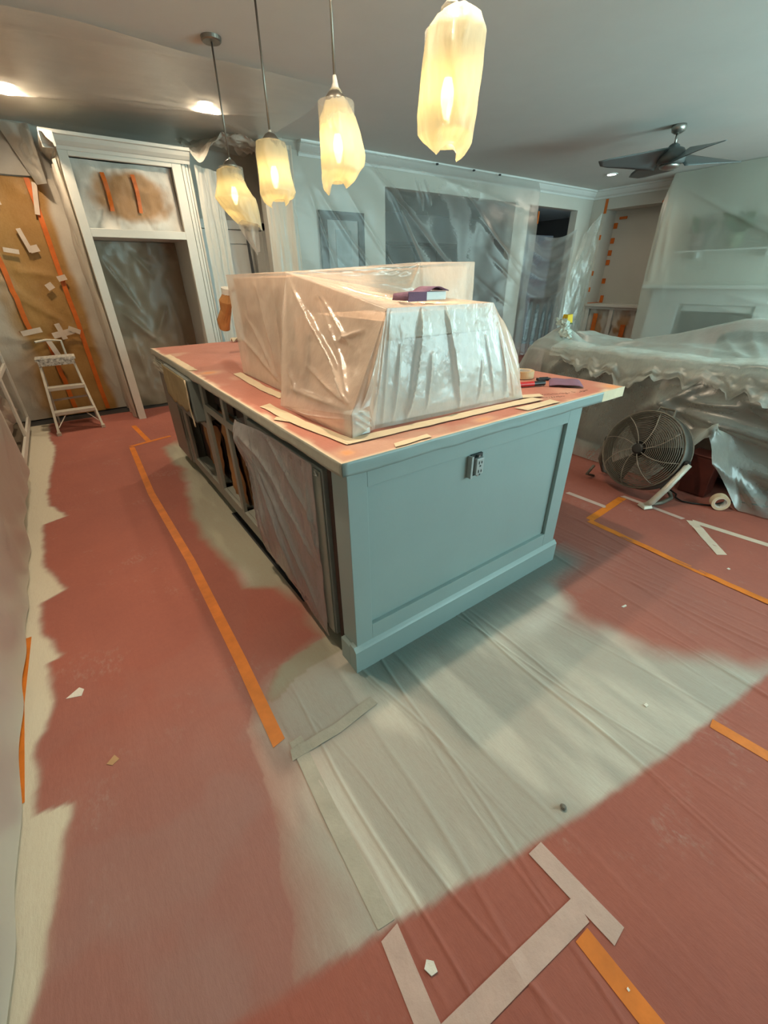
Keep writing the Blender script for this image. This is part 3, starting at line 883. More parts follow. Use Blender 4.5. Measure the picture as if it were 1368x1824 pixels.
sk = thing('apron_sink', 'apron-front sink masked with kraft paper standing out of the island', 'sink', (-0.03, 2.1, 0.61))
MB().box(-0.055, 0.095, 1.745, 2.46, 0.605, 0.872).build('apron', paint('sink_grey', (0.17, 0.19, 0.175), 0.5, 0.1, 4), sk, bevel=0.012)
u = np.linspace(0, 1, 40)[:, None]; v = np.linspace(0, 1, 16)[None, :]
MB().grid(-0.060 - 0.004 * (0.5 + 0.5 * fbm(u * 6, v * 4, 15)), 1.76 + u * 0.70 + 0 * v, 0.874 - v * (0.225 + 0.02 * vnoise(u * 8, 0 * v, 4))).build('masking_paper', paint('yellowed_masking_paper', (0.40, 0.30, 0.15), 0.65, 0.35, 7, 0.4, 20), sk, smooth=True, solid=0.001)
MB().grid(-0.066 + 0.004 * vnoise(v * 3, u * 9, 8), 1.745 + u * 0.02 + 0.01 * vnoise(v * 7 + 3, 0 * u, 6), 0.874 - v * 0.285 + 0 * u).build('torn_tape', M['tape_cream'], sk, smooth=True, solid=0.001)
ctape('cream tape strip on the counter rim above the apron sink', [(-0.005, 2.48), (-0.005, 1.74)], 0.05, seed=8)

sc_ = thing('sink_base_cabinet', 'open sink base cabinet with a brown kraft paper lining below the apron sink', 'cabinet', (0.0, 2.1, 0.09))
MB().box(0.0, 0.02, 1.728, 1.77, 0.088, 0.60).build('stile', FR, sc_, bevel=0.002)
MB().box(0.0, 0.02, 2.36, 2.46, 0.088, 0.60).build('stile', FR, sc_, bevel=0.002)
MB().box(0.0, 0.02, 1.77, 2.36, 0.56, 0.60).build('rail', FR, sc_, bevel=0.002)
MB().box(0.0, 0.02, 1.77, 2.36, 0.088, 0.16).build('rail', FR, sc_, bevel=0.002)
MB().box(0.085, 0.098, 1.77, 2.36, 0.16, 0.56).build('back_lining', M['dark_gap'], sc_)
MB().grid(0.066 + 0.016 * fbm(u * 3, v * 3, 91), 1.79 + u * 0.40 + 0 * v, 0.545 - v * 0.36 + 0 * u).build('kraft_lining', M['kraft_dark'], sc_, smooth=True)
MB().box(0.02, 0.085, 1.77, 2.36, 0.150, 0.162).build('cabinet_floor', FR, sc_)

ec = thing('end_base_cabinet', 'brown-grey plain base cabinet at the far end of the island by the fridge niche', 'cabinet', (0.0, 2.7, 0.09))
MB().box(-0.008, 0.098, 2.47, 2.945, 0.09, 0.60).build('body', FR, ec, bevel=0.003)
MB().box(-0.02, -0.009, 2.50, 2.93, 0.10, 0.86).build('door', paint('end_cabinet_brown', (0.22, 0.20, 0.165), 0.5, 0.15, 5), ec, bevel=0.003)
MB().box(-0.008, 0.098, 2.47, 2.945, 0.60, 0.872).build('drawer_box', FR, ec, bevel=0.003)
for k in range(4):
    MB().grid(-0.028 - 0.006 * k - 0.004 * vnoise(u * 5, v * 3, k), 2.47 + u * 0.44 + 0 * v, 0.868 - 0.012 * k - v * 0.05 - 0.03 * 0 + 0 * u).build('folded_tape', M['tape_grey'], ec, smooth=True, solid=0.001)

# plastic kicked out along the island foot
# ================================================================== WRAPPED BUNDLE
bd = thing('wrapped_bundle', 'big plastic-wrapped bundle of boxes and white boards taped to the island counter', 'bundle', (0.6, 0.8, CT + 0.003))
MB().hexa([(0.235, 0.74, 0.926), (1.24, 0.77, 0.926), (1.24, 1.42, 0.926), (0.235, 1.42, 0.926), (0.22, 0.765, 1.395), (1.25, 0.785, 1.44), (1.25, 1.42, 1.44), (0.22, 1.42, 1.398)]).build('tall_box', M['bundle_box'], bd)
MB().hexa([(0.25, 0.22, 0.926), (0.93, 0.20, 0.926), (0.95, 0.73, 0.926), (0.25, 0.73, 0.926), (0.31, 0.215, 1.262), (0.77, 0.215, 1.262), (0.80, 0.73, 1.262), (0.30, 0.73, 1.262)]).build('low_box', M['bundle_box'], bd)
MB().hexa([(0.235, 0.192, 0.928), (0.935, 0.160, 0.928), (0.935, 0.175, 0.928), (0.235, 0.208, 0.928), (0.295, 0.19, 1.205), (0.84, 0.185, 1.205), (0.84, 0.20, 1.205), (0.295, 0.205, 1.205)]).build('white_board', M['white_board'], bd)
MB().hexa([(0.30, 0.186, 1.209), (0.82, 0.186, 1.209), (0.82, 0.204, 1.209), (0.30, 0.204, 1.209), (0.30, 0.188, 1.288), (0.77, 0.188, 1.288), (0.77, 0.206, 1.288), (0.30, 0.206, 1.288)]).build('cream_board', M['cream_board'], bd)
MB().box(0.118, 0.185, 0.142, 0.20, 0.926, 0.998).build('corner_block', M['white_board'], bd)


def patch(corners, nu, nv, amp, seed, bulge=0.0, lines=(), out=None):
    """bilinear patch a-b-c-d with wrinkles along its normal; borders stay put"""
    a, b, c, d = [np.array(p, float) for p in corners]
    u = np.linspace(0, 1, nu)[:, None, None]; v = np.linspace(0, 1, nv)[None, :, None]
    P = a * (1 - u) * (1 - v) + b * u * (1 - v) + c * u * v + d * (1 - u) * v
    nrm = np.cross(b - a, d - a) + np.cross(c - b, a - b) * 0
    if np.linalg.norm(nrm) < 1e-6:
        nrm = np.cross(c - a, d - a)
    if np.linalg.norm(nrm) < 1e-6:
        nrm = np.cross(b - a, c - a)
    nrm = nrm / np.linalg.norm(nrm)
    if out is not None and np.dot(nrm, out) < 0:
        nrm = -nrm
    U = u[:, :, 0] + 0 * v[:, :, 0]; V = v[:, :, 0] + 0 * u[:, :, 0]
    edge = np.clip(np.minimum.reduce([U, 1 - U, V, 1 - V]) * 8, 0, 1)
    su = np.linalg.norm(b - a); sv = np.linalg.norm(d - a)
    h = amp * fbm(U * su * 9, V * sv * 9, seed) + bulge * np.sin(U * PI) * np.sin(V * PI) + 2.4 * creases(U, V, [(q[0], q[1], q[2], q[3], q[4] * 0.75, q[5]) for q in lines])
    P = P + (h * edge)[:, :, None] * nrm
    return P[:, :, 0], P[:, :, 1], P[:, :, 2]


B1, B2, B3, B4 = (0.205, 1.47, .924), (0.195, 0.84, .924), (0.085, 0.67, .924), (0.105, 0.128, .924)
B5, B6, B7, B8, B9 = (0.22, 0.165, .924), (0.975, 0.120, .924), (1.10, 0.62, .924), (1.33, 0.79, .924), (1.33, 1.47, .924)
T1, T2, T3, T4 = (0.195, 1.45, 1.412), (0.200, 0.72, 1.413), (0.288, 0.178, 1.304), (0.785, 0.176, 1.302)
T5, T6, T7 = (0.90, 0.75, 1.452), (1.275, 0.755, 1.456), (1.275, 1.45, 1.456)
C1, C2 = (0.105, 0.128, 1.004), (0.178, 0.130, 1.022)
R1, R2 = (1.01, 0.29, 1.19), (1.085, 0.26, 1.045)
cv = MB()
def ap(c, nu=24, nv=24, amp=0.004, seed=0, bulge=0.0, lines=(), out=None):
    cv.grid(*patch(c, int(nu * 2.6), int(nv * 2.6), amp, seed, bulge, lines, out))
cvl = [(0.02, 0.98, 0.9, 0.05, 0.03, 0.012), (0.2, 0.95, 0.85, 0.3, 0.03, 0.010), (0.1, 0.9, 0.6, 0.05, 0.03, 0.010), (0.5, 0.9, 0.95, 0.5, 0.03, 0.008)]
ap((B1, B2, T2, T1), 30, 24, 0.004, 1, -0.006, [(0.9, 0.05, 0.55, 0.9, 0.04, 0.010), (0.95, 0.1, 0.85, 0.95, 0.03, 0.014), (0.8, 0.1, 0.3, 0.6, 0.03, 0.008), (0.95, 0.05, 0.1, 0.4, 0.03, 0.008)], (-1, 0, 0))
ap((B2, B3, T2, T2), 16, 24, 0.003, 2, 0.004, [(0.7, 0.0, 0.5, 0.9, 0.06, 0.008)], (-1, -0.5, 0))
# long flank, cut by a crease running from the tall corner to the corner block
ap((B3, C1, T3, T2), 40, 36, 0.005, 3, -0.028, [(0.98, 0.06, 0.05, 0.95, 0.025, 0.022), (0.95, 0.12, 0.35, 0.9, 0.03, 0.012), (0.93, 0.1, 0.3, 0.35, 0.025, 0.014), (0.9, 0.05, 0.15, 0.15, 0.03, 0.012), (0.25, 0.1, 0.05, 0.35, 0.03, 0.012), (0.6, 0.6, 0.85, 0.75, 0.03, 0.010), (0.35, 0.95, 0.75, 0.6, 0.025, 0.012)], (-1, 0, 0))
ap((B3, B4, C1, B3), 24, 12, 0.003, 4, 0.004, [(0.95, 0.8, 0.3, 0.4, 0.05, 0.006)], (-1, 0, 0))
ap((B4, B5, C2, C1), 14, 12, 0.005, 5, 0.008, [(0.1, 0.9, 0.9, 0.1, 0.06, 0.012), (0.1, 0.6, 0.6, 0.1, 0.06, 0.010), (0.4, 0.95, 0.95, 0.4, 0.06, 0.010)], (0, -1, 0))
ap((C1, C2, T3, T3), 12, 24, 0.004, 6, 0.004, [(0.5, 0.0, 0.5, 1.0, 0.1, 0.008)], (-0.5, -1, 0))
ap((C2, B5, T3, T3), 10, 22, 0.003, 61, 0.002, [(0.5, 0.0, 0.5, 1.0, 0.15, 0.008)], (-0.3, -1, 0))
# front over the white boards: hanging folds
ap((B5, B6, T4, T3), 70, 40, 0.003, 7, 0.006, [(0.18, 0.02, 0.28, 0.98, 0.012, 0.020), (0.52, 0.02, 0.50, 0.98, 0.012, 0.020), (0.04, 0.02, 0.03, 0.98, 0.012, 0.014), (0.86, 0.05, 0.98, 0.8, 0.012, 0.016), (0.78, 0.1, 0.82, 0.7, 0.010, 0.008), (0.3, 0.1, 0.35, 0.6, 0.01, 0.008), (0.1, 0.05, 0.12, 0.7, 0.01, 0.010), (0.65, 0.05, 0.75, 0.5, 0.01, 0.006), (0.93, 0.05, 1.0, 0.6, 0.012, 0.012)], (0, -1, 0))
# right flank with its bulge
ap((B6, R2, R1, T4), 16, 24, 0.004, 8, 0.006, [(0.3, 0.1, 0.3, 0.95, 0.06, 0.012), (0.7, 0.1, 0.7, 0.95, 0.06, 0.012)], (1, -0.3, 0))
ap((B6, B7, R2, B6), 12, 12, 0.004, 81, 0.01, (), (1, 0, 0))
V1, V2 = (0.87, 0.715, 1.315), (1.235, 0.715, 1.275)
ap((R2, B7, B8, R1), 14, 16, 0.004, 9, 0.0, (), (1, 0, 0))
ap((R1, B8, V2, V2), 16, 16, 0.003, 10, 0.0, (), (1, -0.3, 0))
ap((B8, T6, V2, V2), 14, 12, 0.002, 18, 0.0, (), (1, -0.3, 0))
ap((T4, R1, V2, V1), 14, 18, 0.003, 12, 0.0, (), (0, -0.3, 1))
# sagging top between low front and tall back
ap((T3, T4, V1, T2), 50, 40, 0.004, 11, -0.03, [(0.02, 0.9, 0.9, 0.1, 0.02, 0.012), (0.05, 0.75, 0.6, 0.05, 0.02, 0.010), (0.1, 0.95, 0.95, 0.5, 0.02, 0.010), (0.3, 0.95, 0.95, 0.75, 0.02, 0.008), (0.02, 0.1, 0.5, 0.25, 0.03, 0.010), (0.95, 0.95, 0.7, 0.45, 0.03, 0.012)], (0, 0, 1))
ap((T2, V1, T5, T5), 24, 18, 0.004, 19, -0.01, [(0.9, 0.1, 0.9, 0.9, 0.04, 0.010)], (0, -1, 1))
ap((V1, V2, T6, T5), 20, 16, 0.002, 13, 0.0, [(0.06, 0.02, 0.03, 0.98, 0.03, 0.010)], (0, -1, 0))
ap((T2, T5, T6, T1), 26, 20, 0.003, 14, -0.006, (), (0, 0, 1))
ap((T1, T6, T7, T1), 16, 16, 0.002, 15, 0.0, (), (0, 0, 1))
ap((B1, T1, T7, B9), 16, 16, 0.003, 16, 0.0, (), (0, 1, 0))
ap((B8, B9, T7, T6), 16, 16, 0.003, 17, 0.0, (), (1, 0, 0))
# weld the seams so the cover is one film
_w = {}
_ix = []
_nv = []
for p in cv.v:
    k = (round(p[0], 4), round(p[1], 4), round(p[2], 4))
    if k not in _w:
        _w[k] = len(_nv); _nv.append(p)
    _ix.append(_w[k])
_nf = []
for q in cv.f:
    g = []
    for i in q:
        j = _ix[i]
        if j not in g:
            g.append(j)
    if len(g) > 2:
        _nf.append(tuple(g))
cv.v, cv.f = _nv, _nf
cv.build('plastic_cover', M['sheet_pink'], bd, smooth=True)

# folded sandpaper block on the bundle
sp = thing('sanding_block', 'white sanding block half wrapped in folded purple sandpaper on the bundle', 'sanding block', (0.50, 0.26, 1.316))
MB().box(0.485, 0.585, 0.225, 0.285, 1.318, 1.345).build('foam_block', M['white_board'], sp, bevel=0.003)
th = np.linspace(0, PI * 0.5, 9)
pts = [(0.40, 1.320), (0.405, 1.340)] + [(0.49 + 0.07 * (k / 8), 1.346 + 0.014 * math.sin(k / 8 * PI * 0.8)) for k in range(9)] + [(0.585, 1.347)]
X = np.array([p[0] for p in pts])[:, None]; Zc = np.array([p[1] for p in pts])[:, None]
Yc = np.array([[0.212, 0.30]])
MB().grid(X + 0 * Yc, Yc + 0 * X, Zc + 0 * Yc).build('sandpaper', M['purple'], sp, smooth=True, solid=0.002)
MB().box(0.402, 0.484, 0.214, 0.2155, 1.317, 1.346).build('sandpaper_flap', M['purple'], sp)

# things on the counter
def tape_roll(label, c, r0, r1, h, axis='z', mat=None, group=None):
    t = thing('tape_roll', label, 'tape roll', c, group)
    m = MB().lathe([(r0, 0), (r1, 0), (r1, h), (r0, h)], (0, 0, 0), 32, closed=True)
    core = MB().lathe([(r0 - 0.004, 0.001), (r0 - 0.0003, 0.001), (r0 - 0.0003, h - 0.001), (r0 - 0.004, h - 0.001)], (0, 0, 0), 32, closed=True)
    T = Matrix.Translation(Vector(c))
    if axis != 'z':
        T = Matrix.Translation(Vector(c) + Vector((0, 0, r1))) @ axis
    m.xform(T).build('tape_body', mat or M['tape_cream'], t, bevel=0.0)
    core.xform(T).build('card_core', M['debris_white'], t)
    return t


tape_roll('roll of tan masking tape lying flat on the counter behind the red marker', (1.33, 0.40, 0.923), 0.042, 0.056, 0.036, mat=paint('tan_tape_roll', (0.62, 0.42, 0.22), 0.5, 0.1, 9))
mk = thing('marker_pen', 'thick red marker with black cap on the counter beside the bundle', 'marker', (1.18, 0.245, 0.923))
MB().tube([(1.075, 0.285, 0.9345), (1.205, 0.238, 0.9345)], 0.0115, 14).build('barrel', M['red'], mk, smooth=False)
MB().tube([(1.2055, 0.2378, 0.9345), (1.262, 0.217, 0.9345)], [0.0112, 0.0105], 14).build('cap', M['black'], mk)
kn = thing('black_clip', 'small black plastic piece lying behind the purple sandpaper', 'clip', (1.35, 0.285, 0.923))
MB().hexa([(1.315, 0.292, 0.923), (1.385, 0.266, 0.923), (1.392, 0.284, 0.923), (1.322, 0.310, 0.923), (1.315, 0.292, 0.936), (1.385, 0.266, 0.934), (1.392, 0.284, 0.934), (1.322, 0.310, 0.936)]).build('body', M['black'], kn, bevel=0.002)
MB().tube([(1.33, 0.296, 0.937), (1.375, 0.279, 0.936)], 0.003, 6).build('slider', M['fan_dark'], kn)
u = np.linspace(0, 1, 16)[:, None]; v = np.linspace(0, 1, 8)[None, :]
A, Bq, Cq, Dq = np.array((1.255, 0.185)), np.array((1.345, 0.062)), np.array((1.475, 0.165)), np.array((1.395, 0.285))
XX = A[0] * (1 - u) * (1 - v) + Bq[0] * u * (1 - v) + Cq[0] * u * v + Dq[0] * (1 - u) * v
YY = A[1] * (1 - u) * (1 - v) + Bq[1] * u * (1 - v) + Cq[1] * u * v + Dq[1] * (1 - u) * v
tag(MB().grid(XX, YY, 0.9265 + 0.010 * np.sin(u * PI * 0.9) ** 2 * (1 - 0.4 * v) + 0.003 * np.sin(u * 9)).build('sandpaper_sheet', M['purple'], smooth=True, solid=0.0015), 'purple sheet of sandpaper curling on the counter corner', 'sandpaper')
tag(MB().tube([(1.36, 0.54, 0.926), (1.40, 0.53, 0.945), (1.43, 0.50, 0.945), (1.435, 0.47, 0.927)], 0.003, 8).build('black_cable', M['cable'], smooth=True), 'short curl of black cable behind the tan tape roll', 'cable')
tag(MB().grid(0.60 + u * 0.09 + 0 * v, 2.86 + v * 0.08 + 0.03 * u, 0.926 + 0.025 * np.sin(u * 3 + v * 4) ** 2).build('paper_scrap', M['tape_cream'], smooth=True, solid=0.001), 'crumpled cream tape scrap at the far counter edge', 'scrap')

# faucet wrapped in kraft paper
fc = thing('wrapped_faucet', 'kitchen faucet with its spray head wrapped in brown kraft paper behind the bundle', 'faucet', (0.62, 2.12, CT + 0.003))
MB().lathe([(0.028, 0), (0.028, 0.012), (0.018, 0.03), (0.016, 0.06)], (0.62, 2.12, 0.923), 16).build('base', M['steel'], fc, smooth=True)
arc = [(0.62, 2.12, 0.97), (0.62, 2.12, 1.22)] + [(0.49 + 0.13 * math.cos(a), 2.12, 1.22 + 0.13 * math.sin(a)) for a in np.linspace(0.1, PI * 0.9, 10)] + [(0.355, 2.11, 1.24)]
MB().tube(arc, 0.013, 10).build('neck', M['steel'], fc, smooth=True)
m = MB().tube([(0.37, 2.06, 1.315), (0.365, 2.08, 1.27), (0.358, 2.11, 1.21), (0.35, 2.15, 1.15), (0.345, 2.17, 1.095)], [0.028, 0.040, 0.036, 0.041, 0.037], 14)
m.v = [(x + 0.006 * math.sin(60 * z + 5 * y), y + 0.006 * math.cos(50 * z + x * 40), z) for x, y, z in m.v]
m.build('kraft_wrap', paint('kraft_wrap', (0.55, 0.25, 0.08), 0.6, 0.25, 14, 0.5, 20), fc)
MB().tube([(0.372, 2.05, 1.345), (0.37, 2.06, 1.31)], [0.034, 0.029], 10).build('tape_collar', M['debris_white'], fc)

# ================================================================== PENDANTS
def point_light(name, loc, power, color, size):
    l = bpy.data.lights.new(name, 'POINT')
    l.energy, l.color, l.shadow_soft_size = power, color, size
    o = bpy.data.objects.new(name, l)
    COL.objects.link(o)
    o.location = loc
    return o


def pendant(y, label, ztop, zbot, prof, off, seed, lobes, tail=False, x=0.755):
    """prof: (t, radius) down the bag; off: (t, dx, dy) sideways bulge; lobes: bottom raggedness"""
    t = thing('pendant_lamp', label, 'pendant lamp', (x, y, 1.78), 'bagged pendant lamps over the island')
    MB().lathe([(0.0, -0.024), (0.055, -0.024), (0.062, -0.018), (0.064, 0.0), (0.0, 0.0)][1:4], (x, y, H), 28).build('canopy', M['nickel'], t, smooth=False)
    MB().tube([(x, y, H - 0.02), (x, y, 2.13)], 0.0058, 10).build('rod', M['nickel'], t, smooth=True)
    MB().lathe([(0.012, 0.05), (0.03, 0.04), (0.048, 0.02), (0.05, 0.0)], (x, y, 2.085), 20).build('cap', M['nickel'], t, smooth=True)
    MB().tube([(x, y, 2.09), (x, y, 1.985)], 0.019, 12).build('socket', M['nickel'], t, smooth=True)
    MB().lathe([(0.080, 0.0), (0.083, 0.0), (0.083, 0.245), (0.080, 0.245)], (x, y, 1.845), 32, closed=True).build('glass_shade', M['glass'], t, smooth=True)
    MB().lathe([(0.008, 0.0), (0.016, 0.02), (0.023, 0.05), (0.022, 0.075), (0.013, 0.105)], (x, y, 1.875), 16).build('bulb', M['bulb'], t, smooth=True)
    n, mm = 72, 48
    th = np.linspace(0, 2 * PI, n)[:, None]; tt = np.linspace(0, 1, mm)[None, :]
    R = np.interp(tt, [p[0] for p in prof], [p[1] for p in prof])
    dx = np.interp(tt, [p[0] for p in off], [p[1] for p in off])
    dy = np.interp(tt, [p[0] for p in off], [p[2] for p in off])
    c, s = np.cos(th), np.sin(th)
    wr = 0.05 * fbm(c * 2.2 + 5, s * 2.2 + tt * 1.8, seed) + 0.05 * np.sin(th * 7 + seed + tt * 3) * np.exp(-((tt - 0.02) / 0.14) ** 2) + 0.05 * fbm(c * 6, s * 6 + tt * 4, seed + 3) * (0.4 + sstep(0.75, 1, tt))
    wr = wr + 0.06 * creases(th / (2 * PI) + 0 * tt, tt + 0 * th, [(0.62, 0.35, 0.72, 0.95, 0.02, 1), (0.70, 0.1, 0.64, 0.6, 0.015, 1), (0.78, 0.3, 0.74, 0.8, 0.015, 1), (0.55, 0.15, 0.6, 0.7, 0.02, 0.8)])
    R2 = R * (1 + wr)
    zl = ztop + (zbot - ztop) * tt + 0 * th
    for (a, wdt, amt) in lobes:
        zl = zl + amt * np.exp(-(np.abs((th - a + PI) % (2 * PI) - PI) / wdt) ** 2) * sstep(0.72, 1.0, tt)
    b = MB().grid(x + dx + R2 * c, y + dy + R2 * s, zl)
    b.build('bag', M['white_bag'], t, smooth=True)
    # gathered neck taped to the rod
    MB().tube([(x, y, ztop + 0.045), (x + 0.002, y, ztop + 0.02), (x, y, ztop - 0.005)], [0.008, 0.012, max(0.014, prof[0][1])], 10).build('taped_neck', M['debris_white'], t, smooth=True)
    if tail:
        uu = np.linspace(0, 1, 14)[:, None]; vv = np.linspace(0, 1, 20)[None, :]
        wd = 0.16 * (1 - vv) + 0.02
        MB().grid(x + 0.055 + (uu - 0.5) * wd * 0.811 + 0.05 * vv, y - 0.03 - (uu - 0.5) * wd * 0.584 + 0.02 * np.sin(uu * 8 + vv * 3), zbot + 0.03 - vv * 0.22 + 0.012 * np.sin(uu * 9)).build('bag_tail', M['bag_clear'], t, smooth=True)
    # the lamp's own light
    p = point_light('pendant_light', (x, y, 1.925), PEND, (1.0, 0.62, 0.18), 0.03)
    p.parent = t
    p.location = (0, 0, 1.925 - 1.78)
    return t


PEND = 0.55
LR = 0.811, -0.584     # picture-right direction
def offs(*a):
    return [(t, r * LR[0], r * LR[1]) for t, r in a]
pendant(0.455, 'lamp in a frosted plastic bag with two rounded lobes at the bottom', 2.145, 1.80,
        [(0, 0.035), (0.06, 0.072), (0.16, 0.096), (0.4, 0.100), (0.75, 0.104), (0.9, 0.095), (0.97, 0.07), (1, 0.045)],
        offs((0, 0.03), (0.3, 0.01), (1, 0.0)), 3, [(PI * 1.05, 0.5, -0.028), (PI * 1.75, 0.5, -0.045)])
pendant(1.205, 'lamp in a pointed plastic bag bulging to one side near its bottom', 2.135, 1.80,
        [(0, 0.022), (0.15, 0.055), (0.3, 0.082), (0.45, 0.094), (0.72, 0.106), (0.86, 0.100), (0.95, 0.080), (1, 0.05)],
        offs((0, 0.0), (0.3, 0.005), (0.7, 0.022), (0.85, 0.018), (1, -0.01)), 11, [(PI * 0.95, 0.5, -0.055), (PI * 1.6, 0.3, -0.03), (PI * 1.9, 0.5, 0.03)])
pendant(1.965, 'lamp in a neat straight plastic bag with a small tail under it', 2.10, 1.815,
        [(0, 0.05), (0.03, 0.082), (0.2, 0.092), (0.6, 0.098), (0.85, 0.108), (0.95, 0.09), (1, 0.055)],
        offs((0, -0.005), (1, 0.01)), 23, [(PI * 0.95, 0.5, -0.04), (PI * 1.6, 0.12, -0.035)])
pendant(2.705, 'lamp in a crumpled lopsided plastic bag whose clear end hangs down', 2.10, 1.755,
        [(0, 0.03), (0.08, 0.085), (0.2, 0.090), (0.35, 0.105), (0.55, 0.140), (0.7, 0.125), (0.85, 0.105), (1, 0.085)],
        offs((0, 0.0), (0.15, -0.02), (0.5, -0.005), (0.75, 0.035), (1, 0.08)), 37, [(PI * 1.2, 0.5, 0.02), (PI * 1.9, 0.6, -0.04)], tail=True)

# ================================================================== RECESSED LIGHTS
def can_light(label, x, y, power, spot=True):
    t = thing('recessed_light', label, 'ceiling light', (x, y, H - 0.012), 'recessed ceiling lights')
    MB().lathe([(0.062, 0.0), (0.085, 0.0), (0.085, 0.010), (0.062, 0.010)], (x, y, H - 0.0115), 28, closed=True).build('trim_ring', M['white_trim'], t)
    MB().lathe([(0.001, 0), (0.060, 0), (0.060, 0.004), (0.001, 0.004)], (x, y, H - 0.008), 28).build('lens', M['canlight'], t)
    s = spot_light('recessed_lamp', (x, y, H - 0.03), power, DOWN, 0.045, 165, 0.7)
    s.parent = t
    s.location = (0, 0, -0.003)
    return t


can_light('ceiling light behind sheeting nearest the kraft-papered wall', -0.36, 4.30, 78)
can_light('ceiling light behind sheeting above the fridge niche end of the island', 1.03, 3.86, 78)
can_light('bare recessed ceiling light beside the ceiling fan', 7.0, 3.50, 10)
can_light('unseen light added to brighten the near part of the aisle', -0.36, 0.9, 43)  # unseen lamp added to brighten the aisle and the left plastics
can_light('recessed light over the near end of the island', 0.75, 0.30, 42)

# ================================================================== CEILING SHEETING
u = np.linspace(0, 1, 110)[:, None]; v = np.linspace(0, 1, 90)[None, :]
X = -1.7 + u * 3.5 + 0 * v; Y = 2.86 + v * 2.24 + 0 * u
Z = 2.705 - 0.016 * (0.5 + 0.5 * fbm(X * 1.6, Y * 2.5, 5)) - 0.05 * sstep(4.5, 5.1, Y) * (0.6 + 0.4 * np.sin(X * 4)) - creases(X, Y, [
    (-1.3, 4.6, 0.2, 4.15, 0.03, 0.03), (-1.2, 4.45, 0.1, 4.25, 0.025, 0.02), (0.2, 4.0, 1.5, 3.8, 0.03, 0.03), (0.5, 4.15, 1.4, 3.75, 0.025, 0.025), (0.7, 3.3, 1.2, 4.0, 0.03, 0.02),
    (1.0, 3.9, 1.75, 4.5, 0.03, 0.03), (1.05, 3.85, 1.7, 3.5, 0.03, 0.02), (-0.8, 3.2, 0.8, 2.9, 0.04, 0.02), (-1.6, 4.9, -0.6, 4.4, 0.03, 0.03), (-1.6, 4.75, -0.5, 4.35, 0.02, 0.025)])
# holes for the lamp rods: the sheet ends before them
tag(MB().grid(X, Y, np.minimum(Z, 2.718)).build('ceiling_sheeting', M['sheet_ceil'], smooth=True), 'creased plastic sheeting stretched under the kitchen ceiling', 'plastic sheet')

# ================================================================== FRIDGE NICHE CABINET
fcab = thing('fridge_cabinet', 'tall primed white fridge surround with crown moulding and empty niche', 'cabinet', (0.42, 4.8, 0))
W_ = M['primed']
FY = 4.45
MB().box(-0.14, -0.065, FY, FY + 0.05, 0.0, 2.43).build('stile', W_, fcab, bevel=0.003)
MB().box(0.79, 0.88, FY, FY + 0.05, 0.0, 2.43).build('stile', W_, fcab, bevel=0.003)
for k, xx_ in enumerate((0.888, 0.925, 0.955)):
    MB().box(xx_, xx_ + (0.03, 0.022, 0.02)[k], FY + 0.012 + 0.012 * k, FY + 0.6, 0.0, 2.42).build('fluted_strip', W_, fcab, bevel=0.002)
MB().box(-0.065, 0.79, FY, FY + 0.04, 1.765, 1.835).build('rail', W_, fcab, bevel=0.003)
MB().box(-0.065, 0.79, FY, FY + 0.04, 2.365, 2.43).build('rail', W_, fcab, bevel=0.003)
MB().box(-0.14, -0.10, FY + 0.05, 5.12, 0.0, 2.43).build('side_panel', W_, fcab)
MB().box(0.80, 0.885, FY + 0.05, 5.12, 0.0, 2.43).build('side_panel', W_, fcab)
MB().box(-0.10, 0.80, FY + 0.05, 5.12, 1.775, 1.79).build('divider', W_, fcab)
cp_ = [(0, 2.40), (-0.012, 2.40), (-0.02, 2.425), (-0.03, 2.43), (-0.055, 2.455), (-0.072, 2.487), (-0.088, 2.492), (-0.092, 2.515), (0.0, 2.515)]
MB().prism([(FY + a, z) for a, z in cp_], 0, -0.235, 0.965).build('crown', W_, fcab)
MB().prism([(-0.14 + a, z) for a, z in cp_], 1, FY - 0.09, 5.12).build('crown_return', W_, fcab)
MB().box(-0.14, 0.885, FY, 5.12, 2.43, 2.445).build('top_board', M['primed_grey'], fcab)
# masked upper opening: kraft paper behind, sprayed white round the edge, two orange tape seams
u = np.linspace(0, 1, 60)[:, None]; v = np.linspace(0, 1, 50)[None, :]
X = -0.075 + u * 0.865 + 0 * v; Z = 1.835 + v * 0.53 + 0 * u
Yp = FY + 0.075 + 0.022 * fbm(X * 6, Z * 5, 7) + creases(X, Z, [(0.0, 1.84, 0.1, 2.0, 0.012, 0.03), (0.2, 1.84, 0.22, 2.02, 0.012, -0.03), (0.5, 1.84, 0.44, 2.0, 0.012, 0.03), (0.55, 1.84, 0.58, 1.95, 0.012, -0.03), (0.1, 2.36, 0.15, 2.25, 0.012, 0.02)])
pm = MB().grid(X, Yp, Z).build('masking_paper', M['panel_spray'], fcab, smooth=True)


def pan_spray(x, y, z):
    n = fbm(x * 9, z * 9, 12)
    d = (np.abs((x - 0.37) / 0.36)) ** 2.6 + (np.abs((z - 2.10) / 0.20)) ** 2.6
    cov = sstep(0.45, 1.35, d + 0.25 * n)
    return 0.66, 0.61, 0.54, cov


set_spray(pm, pan_spray)
for xx_ in (0.17, 0.42):
    q = np.linspace(0, 1, 20)[:, None]; e = np.array([[-0.017, 0.017]])
    zz = 2.28 - q * 0.30 + 0 * e
    xs_ = xx_ + e + 0.01 * np.sin(q * 3)
    ys_ = FY + 0.062 + 0.022 * fbm(xs_ * 6, zz * 5, 7)
    MB().grid(xs_, ys_ - 0.012, zz).build('orange_tape', M['orange_wall'], fcab, smooth=True)
